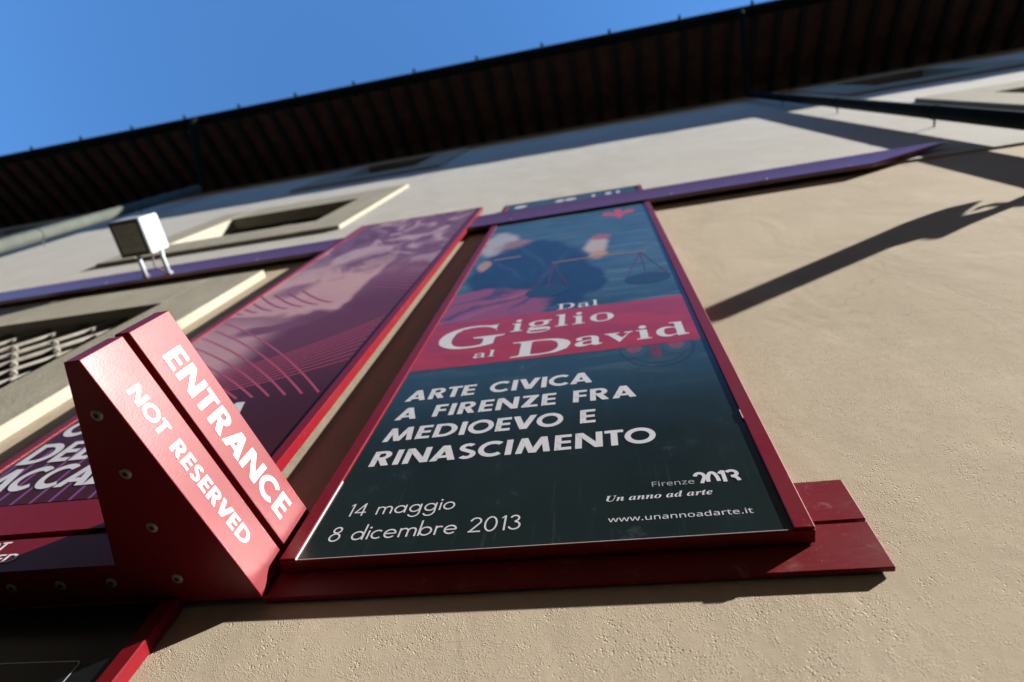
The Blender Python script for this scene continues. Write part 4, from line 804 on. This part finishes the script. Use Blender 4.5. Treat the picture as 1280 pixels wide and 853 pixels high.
# ------------------------------------------------------------------ bars on the wall above
def bar(name, label, xa, za0, za1, xb, zb0, zb1, screws, xc=None):
    b0 = ((xa + xb) / 2, YU, (za0 + zb0) / 2)
    t = thing(name, label, 'metal bar', b0)
    bm = bm_new(); prism(bm, [(xa, za0), (xc or xb, zb0), (xb, zb1), (xa, za1)], 'y', .790, .817, .002); obj('cover', bm, M_BAR, t)
    for s in screws:
        bm = bm_new(); f = (s - xa) / (xb - xa); z = za0 + (zb0 - za0) * f + .05
        tube(bm, [(s, .7895, z), (s, .7872, z)], .008, 10)
        obj('screw', bm, M_RIV, t)
        bm = bm_new(); box(bm, s - .03, s + .03, .8175, YU - .001, z, z + .2); obj('bracket', bm, M_SOCK, t)
bar('wall_bar', 'long dark red bar on the left, below a floodlight, ending at the plum banner', -8.5, 3.93, 4.30, -1.926, 4.035, 4.41, (-6.8, -5.2, -3.75, -2.5))
bar('wall_bar', 'dark red bar crossing the top of the navy poster and tapering off to the right', -.906, 4.055, 4.435, 2.30, 4.137, 4.53, (-.62, .45, 1.05, 1.55), xc=1.68)

# ------------------------------------------------------------------ floodlight
LB = (-3.33, .789, 4.08)
FL = thing('floodlight', 'square white floodlight on two short arms in front of the left bar', 'floodlight', LB)
bm = bm_new(); box(bm, -3.555, -3.30, .362, .632, 4.09, 4.29, .006); 
for k in range(5): box(bm, -3.54, -3.315, .375, .619, 4.296 + .0, 4.31, .002) if k == 0 else None
obj('housing', bm, M_LAMP, FL)
bm = bm_new(); box(bm, -3.552, -3.303, .365, .629, 4.080, 4.0895, .002)
obj('bezel', bm, M_DIFF, FL)
bm = bm_new(); box(bm, -3.525, -3.33, .392, .602, 4.0780, 4.0798)
for i in range(5):
    for j in range(4):
        box(bm, -3.505 + .032 * i, -3.485 + .032 * i, .42 + .042 * j, .445 + .042 * j, 4.0735, 4.0768, .001)
obj('led_grid', bm, simple('lamp_lens', (.24, .242, .215), .5, var=.2, vscale=30), FL)
for xa in (-3.438, -3.243):
    bm = bm_new(); xb = xa + .012
    tube(bm, [(xb, .788, 4.09), (xb, .72, 4.09), (xb - .004, .66, 4.095), (xa, .62, 4.12)], .016, 12)
    tube(bm, [(xb, .7895, 4.09), (xb, .782, 4.09)], .028, 14)
    obj('arm', bm, M_LAMP, FL)
bm = bm_new(); tube(bm, [(-3.33, .64, 4.13), (-3.32, .68, 4.09), (-3.335, .73, 4.10), (-3.31, .79, 4.17)], .005, 8); obj('cable', bm, M_CABLE, FL)

# ------------------------------------------------------------------ dark panel at the door, lower left
DB = (-1.46, .849, -1.2)
DOOR = thing('information_panel', 'black framed panel with a thin white outline below the entrance sign', 'panel', DB)
frame(DOOR, -1.99, -.933, -1.2, .850, .818, .849, M_RED, glass=M_PLASTIC)
bm = bm_new()
yy = .8222
for q in (((-1.05, .7105), (-1.88, .7105), (-1.88, .708), (-1.05, .708)), ((-1.0395, .70), (-1.042, .70), (-1.042, -1.0), (-1.0395, -1.0))):
    bm.faces.new([bm.verts.new((p[0], yy, p[1])) for p in q])
strip(bm, arc(-1.05, .70, .0093, 0, 90, 8), .0025, .0003, yy + .0003)
obj('outline', bm, M_OUTL, DOOR)

# ------------------------------------------------------------------ iron torch holder further right, whose shadow crosses the wall
X0 = 2.9
def unsh(xs, zs): d = (X0 - xs); return (YW - d / 3.68, zs + d * 2.35 / 3.68)
out = [(.20, 2.02), (.332, 2.029), (1.13, 2.605), (1.298, 2.677), (1.294, 2.645), (1.324, 2.632), (1.52, 2.78), (1.708, 2.905), (1.93, 3.05), (2.898, 3.67),
       (2.898, 3.735), (1.97, 3.14), (1.75, 2.985), (1.69, 2.952), (1.60, 2.925), (1.564, 2.925), (1.60, 2.98), (1.747, 3.130), (1.60, 3.085), (1.50, 3.030), (1.34, 2.93), (1.177, 2.806), (.349, 2.185), (.22, 2.075)]
TB = (X0, YW, unsh(2.9, 3.7)[1])
HOLD = thing('torch_holder', 'wrought iron torch holder reaching out from the wall beside the downpipe', 'wall bracket', TB)
bm = bm_new(); prism(bm, [unsh(*p) for p in out], 'x', X0 - .012, X0 + .012); obj('arm', bm, M_IRON, HOLD)
bm = bm_new(); box(bm, X0 - .05, X0 + .05, YW - .012, YW - .001, TB[2] - .15, TB[2] + .15, .003); obj('wall_plate', bm, M_IRON, HOLD)
bm = bm_new()
pts = [unsh(*p) for p in ((1.66, 2.985), (1.69, 3.02), (1.74, 3.035), (1.80, 3.005), (1.83, 2.96), (1.90, 2.955), (2.0, 3.02))]
tube(bm, [(X0, p[0], p[1]) for p in pts], .010, 8); obj('scroll', bm, M_IRON, HOLD)

for o in list(SC.objects):
    if '_b' in o.keys(): del o['_b']
